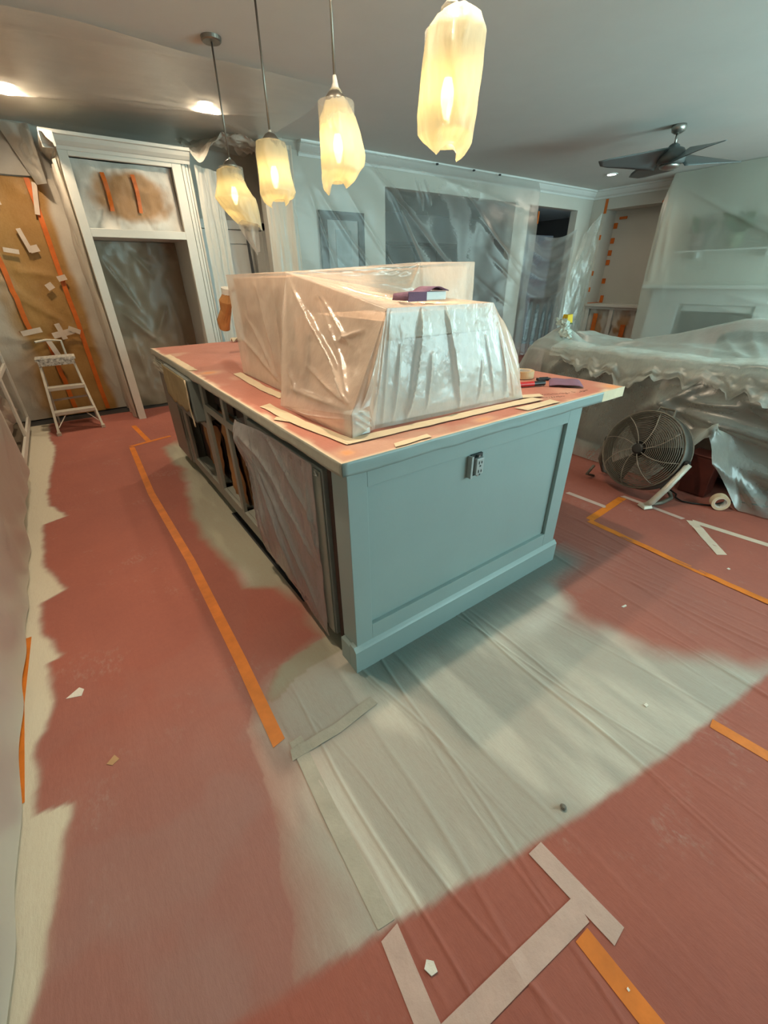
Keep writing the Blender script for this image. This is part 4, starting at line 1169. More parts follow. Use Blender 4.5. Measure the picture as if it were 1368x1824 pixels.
# sheeting lining the empty niche
u = np.linspace(0, 1, 60)[:, None]; v = np.linspace(0, 1, 90)[None, :]
X = -0.098 + u * 0.895 + 0 * v; Z = 0.01 + v * 1.76 + 0 * u
Yb = 5.05 + 0.03 * fbm(X * 4, Z * 3, 17) + creases(X, Z, [(0.0, 1.6, 0.25, 1.1, 0.04, -0.10), (0.05, 1.1, 0.35, 0.75, 0.04, -0.10), (0.55, 1.15, 0.35, 0.8, 0.03, -0.06), (0.1, 0.9, 0.15, 0.2, 0.04, -0.05), (0.6, 1.3, 0.7, 0.3, 0.04, -0.05), (0.3, 1.7, 0.5, 1.4, 0.03, -0.05)])
MB().grid(X, Yb, Z).build('niche_sheeting', M['fridge_lining'], fcab, smooth=True)
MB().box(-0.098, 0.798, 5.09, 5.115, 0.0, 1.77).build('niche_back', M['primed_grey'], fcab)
MB().box(0.50, 0.53, 5.0, 5.02, 0.35, 0.45).build('valve_box', M['dark_gap'], fcab)
# sheeting on the left flank of the cabinet
u = np.linspace(0, 1, 30)[:, None]; v = np.linspace(0, 1, 80)[None, :]
Yc = 4.50 + u * 0.62 + 0 * v; Z = 0.01 + v * 2.35 + 0 * u
MB().grid(-0.15 - 0.03 * (0.5 + 0.5 * np.sin(Yc * 26 + 1.5 * fbm(Yc * 3, Z * 1.5, 4))) - 0.03 * np.abs(fbm(Yc * 3, Z * 2, 6)) * u, Yc, Z).build('flank_sheeting', M['sheet_white'], fcab, smooth=True)

# sheeting hanging to the right of the cabinet, ceiling to floor
def curtain(label, x0, x1, y0, y1, ztop, zbot, mat, seed, freq=40, amp=0.02, name='hanging_sheeting'):
    u = np.linspace(0, 1, 60)[:, None]; v = np.linspace(0, 1, 70)[None, :]
    bx_, by_ = x0 + (x1 - x0) * u, y0 + (y1 - y0) * u
    L = math.hypot(x1 - x0, y1 - y0)
    nx_, ny_ = -(y1 - y0) / L, (x1 - x0) / L
    h = amp * (np.sin(u * L * freq + 2 * fbm(u * 3 + 0 * v, v * 2.0 + 0 * u, seed)) * (0.35 + 0.65 * v)) + amp * 0.6 * fbm(u * 6, v * 5, seed + 1)
    m = MB().grid(bx_ + nx_ * h, by_ + ny_ * h, ztop + (zbot - ztop) * v + 0 * u)
    return tag(m.build(name, mat, smooth=True), label, 'plastic sheet', 'hanging plastic sheets')


curtain('white-sprayed plastic sheet hanging beside the fridge niche', 0.995, 1.30, 4.42, 4.62, 2.40, 0.012, M['sheet_white'], 3, 46, 0.022)
curtain('pleated plastic sheet hanging between hall door and framed picture', 1.68, 2.02, 4.34, 4.28, 2.64, 0.012, M['sheet_white'], 9, 42, 0.02)
# bunched sheeting above the cabinet and hall
u = np.linspace(0, 1, 40)[:, None]; v = np.linspace(0, 1, 30)[None, :]
X = 0.975 + u * 0.83 + 0 * v; Y = 4.34 + v * 0.5 + 0.1 * u
tag(MB().grid(X, Y, 2.70 - 0.25 * (1 - v) * (1 - 0.9 * u) * np.exp(-((u - 0.1) / 0.2) ** 2) - 0.05 * np.abs(fbm(u * 6, v * 6, 8))).build('bunched_sheeting', M['sheet_white'], smooth=True), 'bunched plastic at the ceiling right of the fridge cabinet crown', 'plastic sheet')
# added dark strip standing for the dark gap between the hall sheets
tag(MB().hexa([(1.60, 4.80, 0.02), (1.66, 4.78, 0.02), (1.67, 4.83, 0.02), (1.61, 4.85, 0.02), (1.565, 4.80, 1.98), (1.585, 4.79, 1.98), (1.59, 4.81, 1.98), (1.57, 4.82, 1.98)]).build('dark_gap_strip', M['dark_wood']), 'dark strip standing for a dark gap in the hall behind the crumpled bag', 'board')

# ================================================================== KRAFT-PAPERED WALL
kw = thing('kraft_wall_cover', 'brown kraft paper masking on the kitchen back wall, white-sprayed at its edges', 'masking paper', (-0.8, 5.15, 0))
seams = [-1.74, -1.27, -0.845, -0.395, -0.16]
for i in range(4):
    a, b = seams[i], seams[i + 1]
    u = np.linspace(0, 1, 30)[:, None]; v = np.linspace(0, 1, 110)[None, :]
    X = a + (b - a) * u + 0 * v; Z = 0.012 + v * 2.27 + 0 * u
    Yk = 5.15 + 0.014 * fbm(X * 4, Z * 3, 27) + creases(X, Z, [(-1.2, 1.7, -0.6, 1.1, 0.04, -0.03), (-0.9, 1.3, -0.5, 1.0, 0.03, -0.03), (-1.1, 0.9, -0.2, 0.7, 0.04, -0.03), (-1.0, 0.7, -0.3, 0.95, 0.03, -0.03), (-0.8, 1.5, -0.45, 1.45, 0.04, -0.04), (-1.1, 0.5, -0.6, 0.8, 0.03, -0.02), (-0.3, 0.5, -0.2, 0.2, 0.03, -0.03)])
    o = MB().grid(X, Yk, Z).build('kraft_sheet', M['kraft_spray'], kw, smooth=True)

    def kspray(x, y, z):
        n = fbm(x * 5, z * 3, 14)
        right = sstep(-0.345, -0.25, x + 0.04 * n - 0.05 * sstep(0.0, 1.2, 0.9 - z))
        left = 1 - sstep(-1.12, -0.88, x + 0.08 * n - 0.10 * (z - 0.5) * 0.6 + 0.0)
        return 0.58, 0.53, 0.45, np.clip(np.maximum(right, left * 0.95) * 0.95, 0, 1)
    set_spray(o, kspray)
for x0, x1, z0, z1 in ((-0.405, -0.385, 2.275, 0.03), (-0.86, -0.84, 1.62, 0.95), (-0.72, -0.70, 0.85, 0.05)):
    q = np.linspace(0, 1, 50)[:, None]; e = np.array([[-0.022, 0.022]])
    zz = z0 + (z1 - z0) * q + 0 * e
    xs_ = x0 + (x1 - x0) * q + e + 0.006 * vnoise(q * 9, 0 * e, 3)
    MB().grid(xs_, 5.125 + 0.010 * fbm(xs_ * 4, zz * 3, 27) + 0 * e, zz).build('orange_tape', M['orange_wall'], kw, smooth=True)
for (x0, z0, x1, z1, w_) in ((-0.62, 1.86, -0.58, 1.66, 0.04), (-0.59, 1.68, -0.51, 1.70, 0.06), (-0.80, 1.68, -0.68, 1.66, 0.04), (-0.36, 2.24, -0.42, 1.98, 0.04), (-0.74, 2.06, -0.68, 2.07, 0.05),
                              (-0.56, 1.34, -0.50, 1.37, 0.06), (-0.44, 1.42, -0.36, 1.44, 0.05), (-0.92, 0.92, -0.74, 0.95, 0.05), (-0.66, 0.88, -0.46, 0.92, 0.06), (-0.59, 1.0, -0.56, 0.84, 0.05), (-0.50, 0.95, -0.40, 0.90, 0.05), (-0.72, 0.85, -0.66, 0.62, 0.05)):
    _ty = globals().setdefault('_tyc', [5.116]); _ty[0] -= 0.003
    m = MB().bar((x0, _ty[0], z0), (x1, _ty[0], z1), 0.002, w_, up=(z0 - z1, 0, x1 - x0))
    m.build('tape_piece', M['tape'], kw)

# grey wall strip above the paper is part of the wall; sheeting over it
u = np.linspace(0, 1, 40)[:, None]; v = np.linspace(0, 1, 16)[None, :]
X = -1.74 + u * 1.50 + 0 * v; Z = 2.29 + v * 0.40 + 0 * u
tag(MB().grid(X, 5.13 - 0.03 * np.abs(fbm(X * 3, Z * 3, 9)), Z).build('upper_sheeting', M['sheet_low'], smooth=True), 'grey-brown plastic above the kraft paper wall', 'plastic sheet')
# sheeting bunched in the corner between kraft wall and cabinet top
u = np.linspace(0, 1, 24)[:, None]; v = np.linspace(0, 1, 40)[None, :]
Z = 2.22 + v * 0.44 + 0 * u
X = -0.262 - (1 - u) * (0.08 + 0.16 * v)
tag(MB().grid(X, 5.09 - 0.10 * u - 0.04 * np.abs(fbm(X * 7, Z * 5, 9)), Z).build('corner_sheeting', M['sheet_low'], smooth=True), 'brownish crumpled plastic in the corner left of the fridge cabinet', 'plastic sheet')

# ================================================================== STEP LADDER
ld = thing('step_ladder', 'small paint-spattered aluminium step ladder in front of the kraft paper', 'step ladder', (-0.7, 4.5, 0.006))
AL = M['alum']
def lp(s, t, z):
    """s: 0 left .. 1 right, t: 0 front .. depth back"""
    return (-0.905 + 0.40 * s, 4.33 + 0.05 * s + t, z)
FT = 0.006
for s in (0.0, 1.0):
    sg_ = 0.06 if s == 0 else -0.06
    a = lp(s, 0.0, FT + 0.012); b = lp(s, 0.26, 0.70)
    b = (b[0] + sg_, b[1], b[2])
    _fr = MB().bar(a, b, 0.022, 0.05, up=(0, -1, 0.4)).build('front_rail', AL, ld, bevel=0.002)
    MB().box(a[0] - 0.018, a[0] + 0.018, a[1] - 0.03, a[1] + 0.03, FT, FT + 0.03).build('foot', AL, _fr)
    c = (b[0], b[1] + 0.04, 0.68); d = lp(s, 0.46, FT)
    MB().bar((d[0] + sg_ * 0.3, d[1], d[2] + 0.006), c, 0.018, 0.03, up=(0, 1, 0.4)).build('rear_rail', AL, ld)
for k, z in enumerate((0.225, 0.455)):
    f_ = z / 0.70
    a, b = lp(0.0, 0.26 * f_, z), lp(1.0, 0.26 * f_, z)
    MB().box(a[0] + 0.06 * f_ - 0.004, b[0] - 0.06 * f_ + 0.004, a[1] - 0.03, a[1] + 0.075, z - 0.035, z).build('step', AL, ld, bevel=0.003)
a, b = lp(0.0, 0.26, 0.70), lp(1.0, 0.26, 0.70)
_tp = MB().box(a[0] + 0.03, b[0] - 0.03, a[1] - 0.06, a[1] + 0.14, 0.70, 0.728).build('top_platform', AL, ld, bevel=0.004)
MB().box(a[0] + 0.045, b[0] - 0.045, a[1] - 0.066, a[1] - 0.0605, 0.655, 0.725).build('platform_apron', M['paint_splat'], _tp)
MB().box(a[0] + 0.05, b[0] - 0.05, a[1] - 0.05, a[1] + 0.12, 0.7285, 0.731).build('tread', M['paint_splat'], _tp)
# hoop handle behind the platform
MB().tube([(b[0] - 0.10, b[1] + 0.10, 0.69), (b[0] - 0.10, b[1] + 0.12, 0.86), (b[0] - 0.22, b[1] + 0.13, 0.875), (a[0] + 0.08, a[1] + 0.13, 0.865)], 0.011, 8).build('grab_rail', AL, ld)
MB().bar(lp(0.06, 0.44, 0.12), lp(0.94, 0.44, 0.12), 0.01, 0.03).build('rear_brace', AL, ld)
MB().bar(lp(0.06, 0.40, 0.28), lp(0.94, 0.40, 0.28), 0.01, 0.02).build('rear_brace', AL, ld)
for s0, s1 in ((0.04, 0.30), (0.96, 0.70)):
    MB().bar(lp(s0, 0.02, 0.075), lp(s1, 0.085, 0.19), 0.008, 0.022, up=(0, -1, 0.3)).build('diagonal_brace', AL, ld)

# ================================================================== LEFT BASE CABINETS
LX = -1.12
LF = M['primed']
def left_cab(label, y0, y1, opening=True):
    t = thing('base_cabinet', label, 'cabinet', (-1.45, (y0 + y1) / 2, 0))
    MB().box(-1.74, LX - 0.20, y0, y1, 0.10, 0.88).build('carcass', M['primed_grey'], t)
    MB().box(-1.74, LX - 0.06, y0, y1, 0.006, 0.10).build('toe_kick', paint('toe_kick_brown', (0.16, 0.12, 0.08), 0.7, 0.2, 6), t)
    if opening:
        MB().box(LX - 0.02, LX, y0, y0 + 0.05, 0.10, 0.88).build('stile', LF, t, bevel=0.002)
        MB().box(LX - 0.02, LX, y1 - 0.05, y1, 0.10, 0.88).build('stile', LF, t, bevel=0.002)
        MB().box(LX - 0.02, LX, y0 + 0.05, y1 - 0.05, 0.84, 0.88).build('rail', LF, t, bevel=0.002)
        MB().box(LX - 0.02, LX, y0 + 0.05, y1 - 0.05, 0.66, 0.70).build('rail', LF, t, bevel=0.002)
        MB().box(LX - 0.02, LX, y0 + 0.05, y1 - 0.05, 0.10, 0.16).build('rail', LF, t, bevel=0.002)
        u = np.linspace(0, 1, 20)[:, None]; v = np.linspace(0, 1, 24)[None, :]
        MB().grid(LX - 0.10 + 0.05 * fbm(u * 3, v * 4, int(y0 * 50)), y0 + 0.05 + u * (y1 - y0 - 0.1) + 0 * v, 0.165 + v * 0.49 + 0 * u).build('crumpled_lining', plastic('lining_film', (0.42, 0.33, 0.26), 0.85, 0.3, 0.25, 0.2, 0.9, 9), t, smooth=True)
    else:
        MB().box(LX - 0.02, LX, y0, y1, 0.10, 0.88).build('front', LF, t)
    return t


left_cab('primed open base cabinet at the far end of the left run, lined with crumpled plastic', 3.95, 4.72)
left_cab('primed open base cabinet before the far one, lined with crumpled plastic', 3.15, 3.95)
left_cab('base cabinet hidden under a plastic sheet in the left run', 1.9, 3.14, False)
left_cab('long base cabinet wholly covered by a plastic sheet in the left run', -1.9, 1.89, False)
tag(MB().box(-1.745, LX + 0.004, -1.9, 4.74, 0.881, 0.92).build('left_countertop', M['sheet_low']), 'plastic-covered countertop over the left base cabinets', 'countertop')
# sheet over the near cabinets, reaching the floor paper
u = np.linspace(0, 1, 220)[:, None]; v = np.linspace(0, 1, 30)[None, :]
Y = -1.85 + u * 4.85 + 0 * v
Z = 0.925 - v * 0.90 + 0 * u
lift = 0.05 * np.interp(Y, [1.9, 2.1, 2.7, 2.85], [0, 1, 1, 0]) * v + 0.012
Z = np.maximum(Z + lift * 0 + 0.0, 0.02) + np.interp(Y, [1.85, 2.05, 2.7, 3.0], [0, 0.09, 0.09, 0.10]) * v
Xs = LX + 0.012 + 0.012 * (0.5 + 0.5 * fbm(Y * 2.2, Z * 3, 6)) + 0.010 * v * (0.5 + 0.5 * np.sin(Y * 17 + 2 * fbm(Y, Z * 2, 2))) + creases(Y, Z, [(2.9, 0.8, 2.2, 0.15, 0.03, 0.02), (2.6, 0.9, 1.2, 0.2, 0.04, 0.02), (1.6, 0.9, 0.8, 0.1, 0.04, 0.02), (0.9, 0.7, 0.3, 0.1, 0.03, 0.02), (0.3, 0.5, 0.0, 0.05, 0.03, 0.02)])
tag(MB().grid(Xs, Y, Z).build('cabinet_sheeting', M['sheet_low'], smooth=True), 'creased plastic sheet hanging over the left base cabinets', 'plastic sheet')

# ================================================================== FAR WALL SHEETING, PICTURE, ROOM BEYOND
pf = thing('framed_picture', 'dark framed picture on the far wall behind plastic sheeting', 'picture', (2.73, 4.47, 1.1))
for a, b, z0, z1 in ((2.40, 2.50, 1.10, 2.12), (2.96, 3.05, 1.10, 2.12), (2.5, 2.96, 2.03, 2.12), (2.5, 2.96, 1.10, 1.19)):
    MB().box(a, b, 4.455, 4.492, z0, z1).build('frame_bar', M['dark_wood'], pf)
MB().box(2.5, 2.96, 4.475, 4.492, 1.19, 2.03).build('mat_board', M['mat_board'], pf)
MB().box(2.62, 2.85, 4.470, 4.4745, 1.28, 1.93).build('print', M['picture_glass'], pf)

u = np.linspace(0, 1, 230)[:, None]; v = np.linspace(0, 1, 110)[None, :]
X = 1.95 + u * 4.47 + 0 * v; Z = 2.715 - v * 2.70 + 0 * u
L = [(3.0, 2.6, 4.9, 1.2, 0.05, 0.05), (3.35, 2.35, 4.4, 0.9, 0.03, 0.05), (4.6, 2.5, 6.3, 1.3, 0.03, 0.03), (4.9, 2.2, 6.2, 1.5, 0.02, 0.03), (5.2, 2.0, 6.1, 1.55, 0.02, 0.03), (5.3, 1.7, 6.2, 1.2, 0.02, 0.03),
     (2.3, 2.3, 3.3, 1.2, 0.03, 0.04), (2.7, 2.3, 3.6, 1.3, 0.02, 0.03), (2.1, 2.5, 2.7, 1.0, 0.03, 0.03), (3.4, 2.65, 6.3, 2.3, 0.04, 0.03), (5.0, 1.4, 6.0, 0.9, 0.03, 0.03), (3.9, 2.5, 4.05, 2.25, 0.015, 0.03), (3.75, 2.5, 3.9, 2.2, 0.015, 0.03), (2.35, 1.75, 3.2, 1.1, 0.02, 0.025)]
Yp = 4.30 - 0.03 * fbm(X * 1.2, Z * 1.2, 3) - creases(X, Z, L) + 0.05 * (1 - sstep(0, 0.05, v)) - 0.02 * np.sin(X * 6 + Z * 3) * v
ws = tag(MB().grid(X, Yp, Z).build('wall_sheeting', M['sheet_wall'], smooth=True), 'large translucent plastic sheet over the first opening and the framed picture', 'plastic sheet')
for i, x_ in enumerate((4.15, 4.85, 5.4)):
    tag(MB().tube([(x_, 4.335, 2.705), (x_ + 0.03, 4.332, 2.708)], 0.012, 8).build('push_pin', M['dark_wood']), 'dark pin at the ceiling, ' + ('first', 'second', 'third')[i] + ' from the framed picture along the wall sheeting', 'pin', 'pins along the top of the wall sheeting')
tag(MB().box(6.415, 6.43, 4.30, 4.318, 2.15, 2.32).build('orange_tape_piece', M['orange_wall']), 'orange tape piece on the post between the two openings', 'tape')

bc = thing('dark_cabinet', 'tall dark cabinet in the unlit room behind the first opening', 'cabinet', (6.0, 6.4, 0.0))
MB().box(4.75, 7.10, 6.25, 6.75, 0.08, 1.92).build('body', M['dark_wood'], bc)
MB().box(4.70, 7.15, 6.20, 6.78, 1.921, 1.97).build('top', M['dark_wood'], bc)
MB().box(4.80, 7.05, 6.30, 6.72, 0.006, 0.079).build('plinth', M['black'], bc)
for k in range(4):
    MB().box(4.78 + k * 0.578, 5.33 + k * 0.578, 6.232, 6.249, 0.12, 1.88).build('door', M['dark_wood'], bc, bevel=0.004)
tv = thing('black_screen', 'black panel standing in the second opening behind draped plastic', 'screen', (8.2, 6.0, 0.0))
MB().box(7.75, 8.95, 5.75, 5.80, 0.95, 2.16).build('panel', M['black'], tv)
MB().box(8.25, 8.45, 5.76, 5.80, 0.05, 0.949).build('post', M['black'], tv)
MB().box(8.05, 8.65, 5.65, 5.90, 0.006, 0.049).build('foot', M['black'], tv)

# swagged sheet in the second opening
u = np.linspace(0, 1, 70)[:, None]; v = np.linspace(0, 1, 120)[None, :]
X = 6.43 + u * 1.36 + 0 * v
sag = 0.10 * np.sin(u * PI) ** 1.2
Z = 2.02 + 0.12 * u - sag - v * (2.0 - sag) + 0 * u
fold = 0.05 * np.sin((v * 11 - sag * 6) * 2 * PI * 0.55 + 0.7 * fbm(u * 3, v * 2, 5)) * (1 - sstep(0.45, 0.6, v)) * np.sin(u * PI * 0.9 + 0.2) + 0.02 * np.sin(u * 40 + 3 * v) * sstep(0.45, 0.7, v)
tag(MB().grid(X, 4.44 - 0.05 * np.sin(u * PI) + fold, np.maximum(Z, 0.015)).build('draped_sheeting', M['sheet_drape'], smooth=True), 'sagging clear plastic hung in swags across the second opening', 'plastic sheet')
# sheet covering the wall corner beside the niche
u = np.linspace(0, 1, 30)[:, None]; v = np.linspace(0, 1, 70)[None, :]
xa, ya, xb, yb = 7.82, 4.46, 8.185, 4.26
wdt = 0.15 + 0.85 * sstep(0.0, 0.35, v)
tag(MB().grid(xa + (xb - xa) * (1 - (1 - u) * (0.4 + 0.6 * wdt)) + 0 * v, ya + (yb - ya) * u - 0.03 + 0.012 * fbm(u * 4, v * 7, 5), 2.40 - v * 2.38 - 0.35 * (1 - u) * (1 - v) + 0 * u).build('corner_sheeting', M['sheet_sofa'], smooth=True), 'clear plastic sheet across the corner between second opening and niche', 'plastic sheet')

# ================================================================== NICHE CABINET AND TAPE
nc = thing('niche_cabinet', 'built-in niche cabinet with two masked door openings below its shelf', 'cabinet', (8.4, 3.67, 0))
MB().box(8.20, 8.63, NY0 + 0.005, NY1 - 0.005, 0.845, 0.895).build('shelf_top', W_, nc, bevel=0.004)
for a, b in ((NY0 + 0.005, NY0 + 0.07), (3.64, 3.71), (NY1 - 0.07, NY1 - 0.005)):
    MB().box(8.245, 8.285, a, b, 0.006, 0.845).build('stile', W_, nc)
for z0, z1 in ((0.006, 0.12), (0.80, 0.845)):
    for a, b in ((NY0 + 0.07, 3.64), (3.71, NY1 - 0.07)):
        MB().box(8.25, 8.28, a, b, z0, z1).build('rail', W_, nc)
for k, (a, b) in enumerate(((NY0 + 0.07, 3.64), (3.71, NY1 - 0.07))):
    u = np.linspace(0, 1, 20)[:, None]; v = np.linspace(0, 1, 26)[None, :]
    o = MB().grid(8.30 + 0.02 * fbm(u * 4, v * 4, k * 9), a + (b - a) * u + 0 * v, 0.12 + v * 0.68 + 0 * u).build('masking_paper', M['panel_spray'], nc, smooth=True)

    def nspray(x, y, z, a=a, b=b):
        n = fbm(y * 9, z * 7, 3)
        d = np.abs((y - (a + b) / 2) / (b - a) * 2)
        return 0.60, 0.55, 0.47, np.clip(sstep(0.25, 0.75, d + 0.35 * n) * 0.9 + 0.55 * sstep(0.55, 0.8, z), 0, 1)
    set_spray(o, nspray)
    c = (a + b) / 2 + (0.06 if k else -0.02)
    MB().box(8.268, 8.272, c - 0.045, c + 0.045, 0.15, 0.72 if k else 0.55).build('orange_tape', M['orange_wall'], nc)
tape_g = 'orange tape pieces round the niche'
def bit(label, x0, x1, y0, y1, z0, z1):
    tag(MB().box(x0, x1, y0, y1, z0, z1).build('orange_tape_piece', M['orange_wall']), label, 'tape', tape_g)
bit('long orange tape piece on the wall above the niche corner', 8.243, 8.249, 4.20, 4.25, 2.38, 2.60)
for z, wz in ((2.22, 'topmost'), (1.98, 'second from the top'), (1.78, 'third from the top'), (1.62, 'fourth from the top'), (1.30, 'lowest')):
    bit('orange tape piece on the inner side edge of the niche, ' + wz, 8.61, 8.629, 4.14, 4.205, z - 0.06, z + 0.03)
for z, wz in ((2.02, 'topmost'), (1.43, 'middle'), (1.15, 'lowest')):
    bit('small orange tape piece on the outer edge of the niche, ' + wz, 8.243, 8.249, 4.205, 4.235, z - 0.05, z + 0.03)
bit('orange tape strip lying along the niche shelf end', 8.24, 8.60, 4.17, 4.205, 0.896, 0.906)
bit('upright orange tape end at the back of the niche shelf', 8.60, 8.618, 4.10, 4.16, 0.898, 1.03)
bit('orange tape piece across the top inner corner of the niche', 8.60, 8.62, 3.98, 4.12, 2.30, 2.34)
tag(MB().bar((8.235, 3.22, 2.43), (8.20, 3.06, 2.56), 0.01, 0.06).build('orange_tape_piece', M['orange_wall']), 'slanted orange tape holding the fireplace sheet', 'tape', tape_g)

# ================================================================== FIREPLACE
fp = thing('fireplace', 'white fireplace surround with mantel and dark firebox behind plastic', 'fireplace', (7.9, 1.85, 0))
MB().box(7.66, 7.918, 0.72, 2.93, 1.185, 1.235).build('mantel_shelf', M['white_trim'], fp, bevel=0.006)
MB().box(7.80, 7.918, 0.85, 2.80, 0.96, 1.184).build('frieze', M['white_trim'], fp)
MB().box(7.80, 7.918, 2.36, 2.80, 0.006, 0.959).build('leg', M['white_trim'], fp)
MB().box(7.80, 7.918, 0.85, 1.30, 0.006, 0.959).build('leg', M['white_trim'], fp)
MB().box(7.85, 8.20, 1.36, 2.295, 0.006, 0.86).build('firebox', M['firebox'], fp)
MB().box(7.85, 7.918, 1.36, 2.295, 0.861, 0.949).build('lintel', M['white_trim'], fp)
sh = thing('wall_shelf', 'thin white shelf on the chimney breast under three plants', 'shelf', (7.86, 1.9, 1.70))
MB().box(7.74, 7.918, 1.10, 2.62, 1.685, 1.705).build('board', M['white_trim'], sh)
MB().box(7.80, 7.918, 1.4, 1.43, 1.60, 1.684).box(7.80, 7.918, 2.3, 2.33, 1.60, 1.684).build('bracket', M['white_trim'], sh)


def plant(label, y, r, h, mat, leaves, spread, seed, lh):
    t = thing('potted_plant', label, 'plant', (7.80, y, 1.706), 'plants on the chimney breast shelf')
    MB().lathe([(r * 0.7, 0), (r, h * 0.5), (r * 0.95, h), (r * 0.8, h)], (7.80, y, 1.706), 16).build('pot', mat, t, smooth=True)
    rnd = random.Random(seed)
    for k in range(leaves):
        a = rnd.uniform(0, 2 * PI); e = rnd.uniform(0.2, 1.0)
        s = spread * rnd.uniform(0.5, 1)
        base = Vector((7.80, y, 1.706 + h * 0.9))
        tip = base + Vector((0.09 * math.cos(a), s * math.sin(a), lh * e))
        side = (tip - base).cross(Vector((1, 0, 0.2))).normalized() * 0.05
        mid = (base + tip) / 2 + Vector((0, 0, 0.03))
        m = MB()
        m.v = [tuple(base), tuple(mid + side), tuple(tip), tuple(mid - side)]
        m.f = [(0, 1, 2, 3)]
        m.build('leaf', M['leaf'] if mat is not M['pot_pink'] or k % 2 else M['pot_pink'], t, solid=0.003)
    return t


plant('dusty pink pot plant nearest the niche on the chimney breast shelf', 2.36, 0.10, 0.22, M['pot_pink'], 16, 0.22, 3, 0.28)
plant('sage pot plant with spreading leaves in the middle of the shelf', 1.86, 0.10, 0.20, M['pot_green'], 26, 0.30, 5, 0.30)
plant('leafy green plant at the window end of the chimney breast shelf', 1.36, 0.09, 0.18, M['leaf'], 18, 0.22, 8, 0.24)

# sheet from ceiling over the mantel to the floor
prof_x = [(2.725, 7.72), (2.2, 7.66), (1.7, 7.62), (1.27, 7.59), (1.24, 7.58), (1.15, 7.585), (0.6, 7.60), (0.02, 7.62)]
u = np.linspace(0, 1, 90)[:, None]; v = np.linspace(0, 1, 130)[None, :]
Z = 2.725 - v * 2.705 + 0 * u
left_y = np.interp(Z, [0.02, 1.2, 1.27, 1.8, 2.35, 2.5, 2.725], [2.86, 2.90, 2.90, 2.93, 2.96, 2.94, 2.90])
Y = left_y - u * (left_y - 0.55)
Xf = np.interp(-Z, [-p[0] for p in prof_x], [p[1] for p in prof_x])
Xf = Xf + 0.02 * fbm(Y * 1.5, Z * 1.0, 6) - creases(Y, Z, [(2.75, 2.55, 1.2, 1.75, 0.03, 0.05), (2.9, 2.6, 2.8, 1.3, 0.03, 0.05), (2.82, 2.5, 2.65, 1.3, 0.03, 0.04), (2.6, 1.5, 2.55, 1.0, 0.03, 0.02), (1.6, 1.1, 0.8, 0.95, 0.03, 0.04), (1.8, 0.95, 0.9, 0.8, 0.03, 0.03)])
tag(MB().grid(Xf, Y, Z).build('fireplace_sheeting', M['sheet_fire'], smooth=True), 'milky plastic sheet hung from the ceiling over mantel and fireplace', 'plastic sheet')

# ================================================================== CEILING FAN
FX, FYc = 5.28, 1.835
cf = thing('ceiling_fan', 'grey four-blade ceiling fan with nickel motor hanging from the living room ceiling', 'ceiling fan', (FX, FYc, 2.37))
MB().lathe([(0.066, 0.0), (0.072, -0.02), (0.062, -0.055), (0.03, -0.072)], (FX, FYc, H), 24).build('canopy', M['steel'], cf, smooth=True)
MB().tube([(FX, FYc, H - 0.06), (FX, FYc, 2.57)], 0.013, 12).build('downrod', M['steel'], cf, smooth=True)
MB().lathe([(0.03, 0.09), (0.05, 0.075), (0.055, 0.06), (0.10, 0.045), (0.135, 0.0), (0.13, -0.075), (0.10, -0.085)], (FX, FYc, 2.50), 28).build('motor', M['fan_metal'], cf, smooth=True)
_mo = bpy.data.objects['motor']
MB().lathe([(0.095, 0.0), (0.10, -0.012), (0.09, -0.03), (0.055, -0.042), (0.02, -0.045)], (FX, FYc, 2.415), 24).build('switch_cap', M['steel'], _mo, smooth=True)
for k in range(4):
    a0 = math.radians(54 + 90 * k)
    u = np.linspace(0, 1, 14)[:, None]; v = np.linspace(-1, 1, 7)[None, :]
    rr = 0.10 + u * 0.66
    wd = np.interp(u, [0, 0.15, 0.5, 0.85, 1.0], [0.135, 0.13, 0.105, 0.08, 0.045])
    tw = np.radians(np.interp(u, [0, 1], [34, 14]))
    lx = rr + 0 * v + 0.03 * v * u
    ly = wd * v * np.cos(tw)
    lz = wd * v * np.sin(tw) - 0.0 * u
    Xb = FX + lx * math.cos(a0) - ly * math.sin(a0); Yb = FYc + lx * math.sin(a0) + ly * math.cos(a0)
    MB().grid(Xb, Yb, 2.462 + lz - 0.03 * u).build('blade', M['fan_metal'], cf, smooth=True, solid=0.006)

# ================================================================== SOFA UNDER PLASTIC
sf = thing('sofa', 'long brown sofa covered by plastic behind the floor fan', 'sofa', (3.4, 0.0, 0.006))
S_ = M['sofa']
MB().box(2.98, 3.20, -1.70, 1.45, 0.08, 0.80).build('backrest', S_, sf, bevel=0.05)
MB().box(3.2, 3.92, -1.70, 1.45, 0.08, 0.42).build('seat_base', S_, sf, bevel=0.03)
MB().box(3.0, 3.92, 1.24, 1.47, 0.08, 0.64).build('armrest', S_, sf, bevel=0.05)
for k in range(3):
    MB().box(3.21, 3.90, -1.66 + k * 0.97, -0.72 + k * 0.97, 0.43, 0.56).build('seat_cushion', S_, sf, bevel=0.04)
for x_, y_ in ((3.05, 1.38), (3.05, -1.6), (3.85, 1.38), (3.85, -1.6)):
    MB().box(x_ - 0.03, x_ + 0.03, y_ - 0.03, y_ + 0.03, 0.006, 0.08).build('foot', M['dark_wood'], sf)

arm = thing('armchair', 'dark armchair under the plastic beyond the sofa', 'armchair', (4.3, 0.1, 0.006))
MB().box(3.98, 4.35, -1.4, 0.45, 0.10, 0.95).build('backrest', S_, arm, bevel=0.06)
MB().box(4.35, 4.9, -1.4, 0.45, 0.10, 0.45).build('seat', S_, arm, bevel=0.05)
MB().box(4.0, 4.85, -1.35, 0.40, 0.006, 0.099).build('plinth', M['dark_wood'], arm)

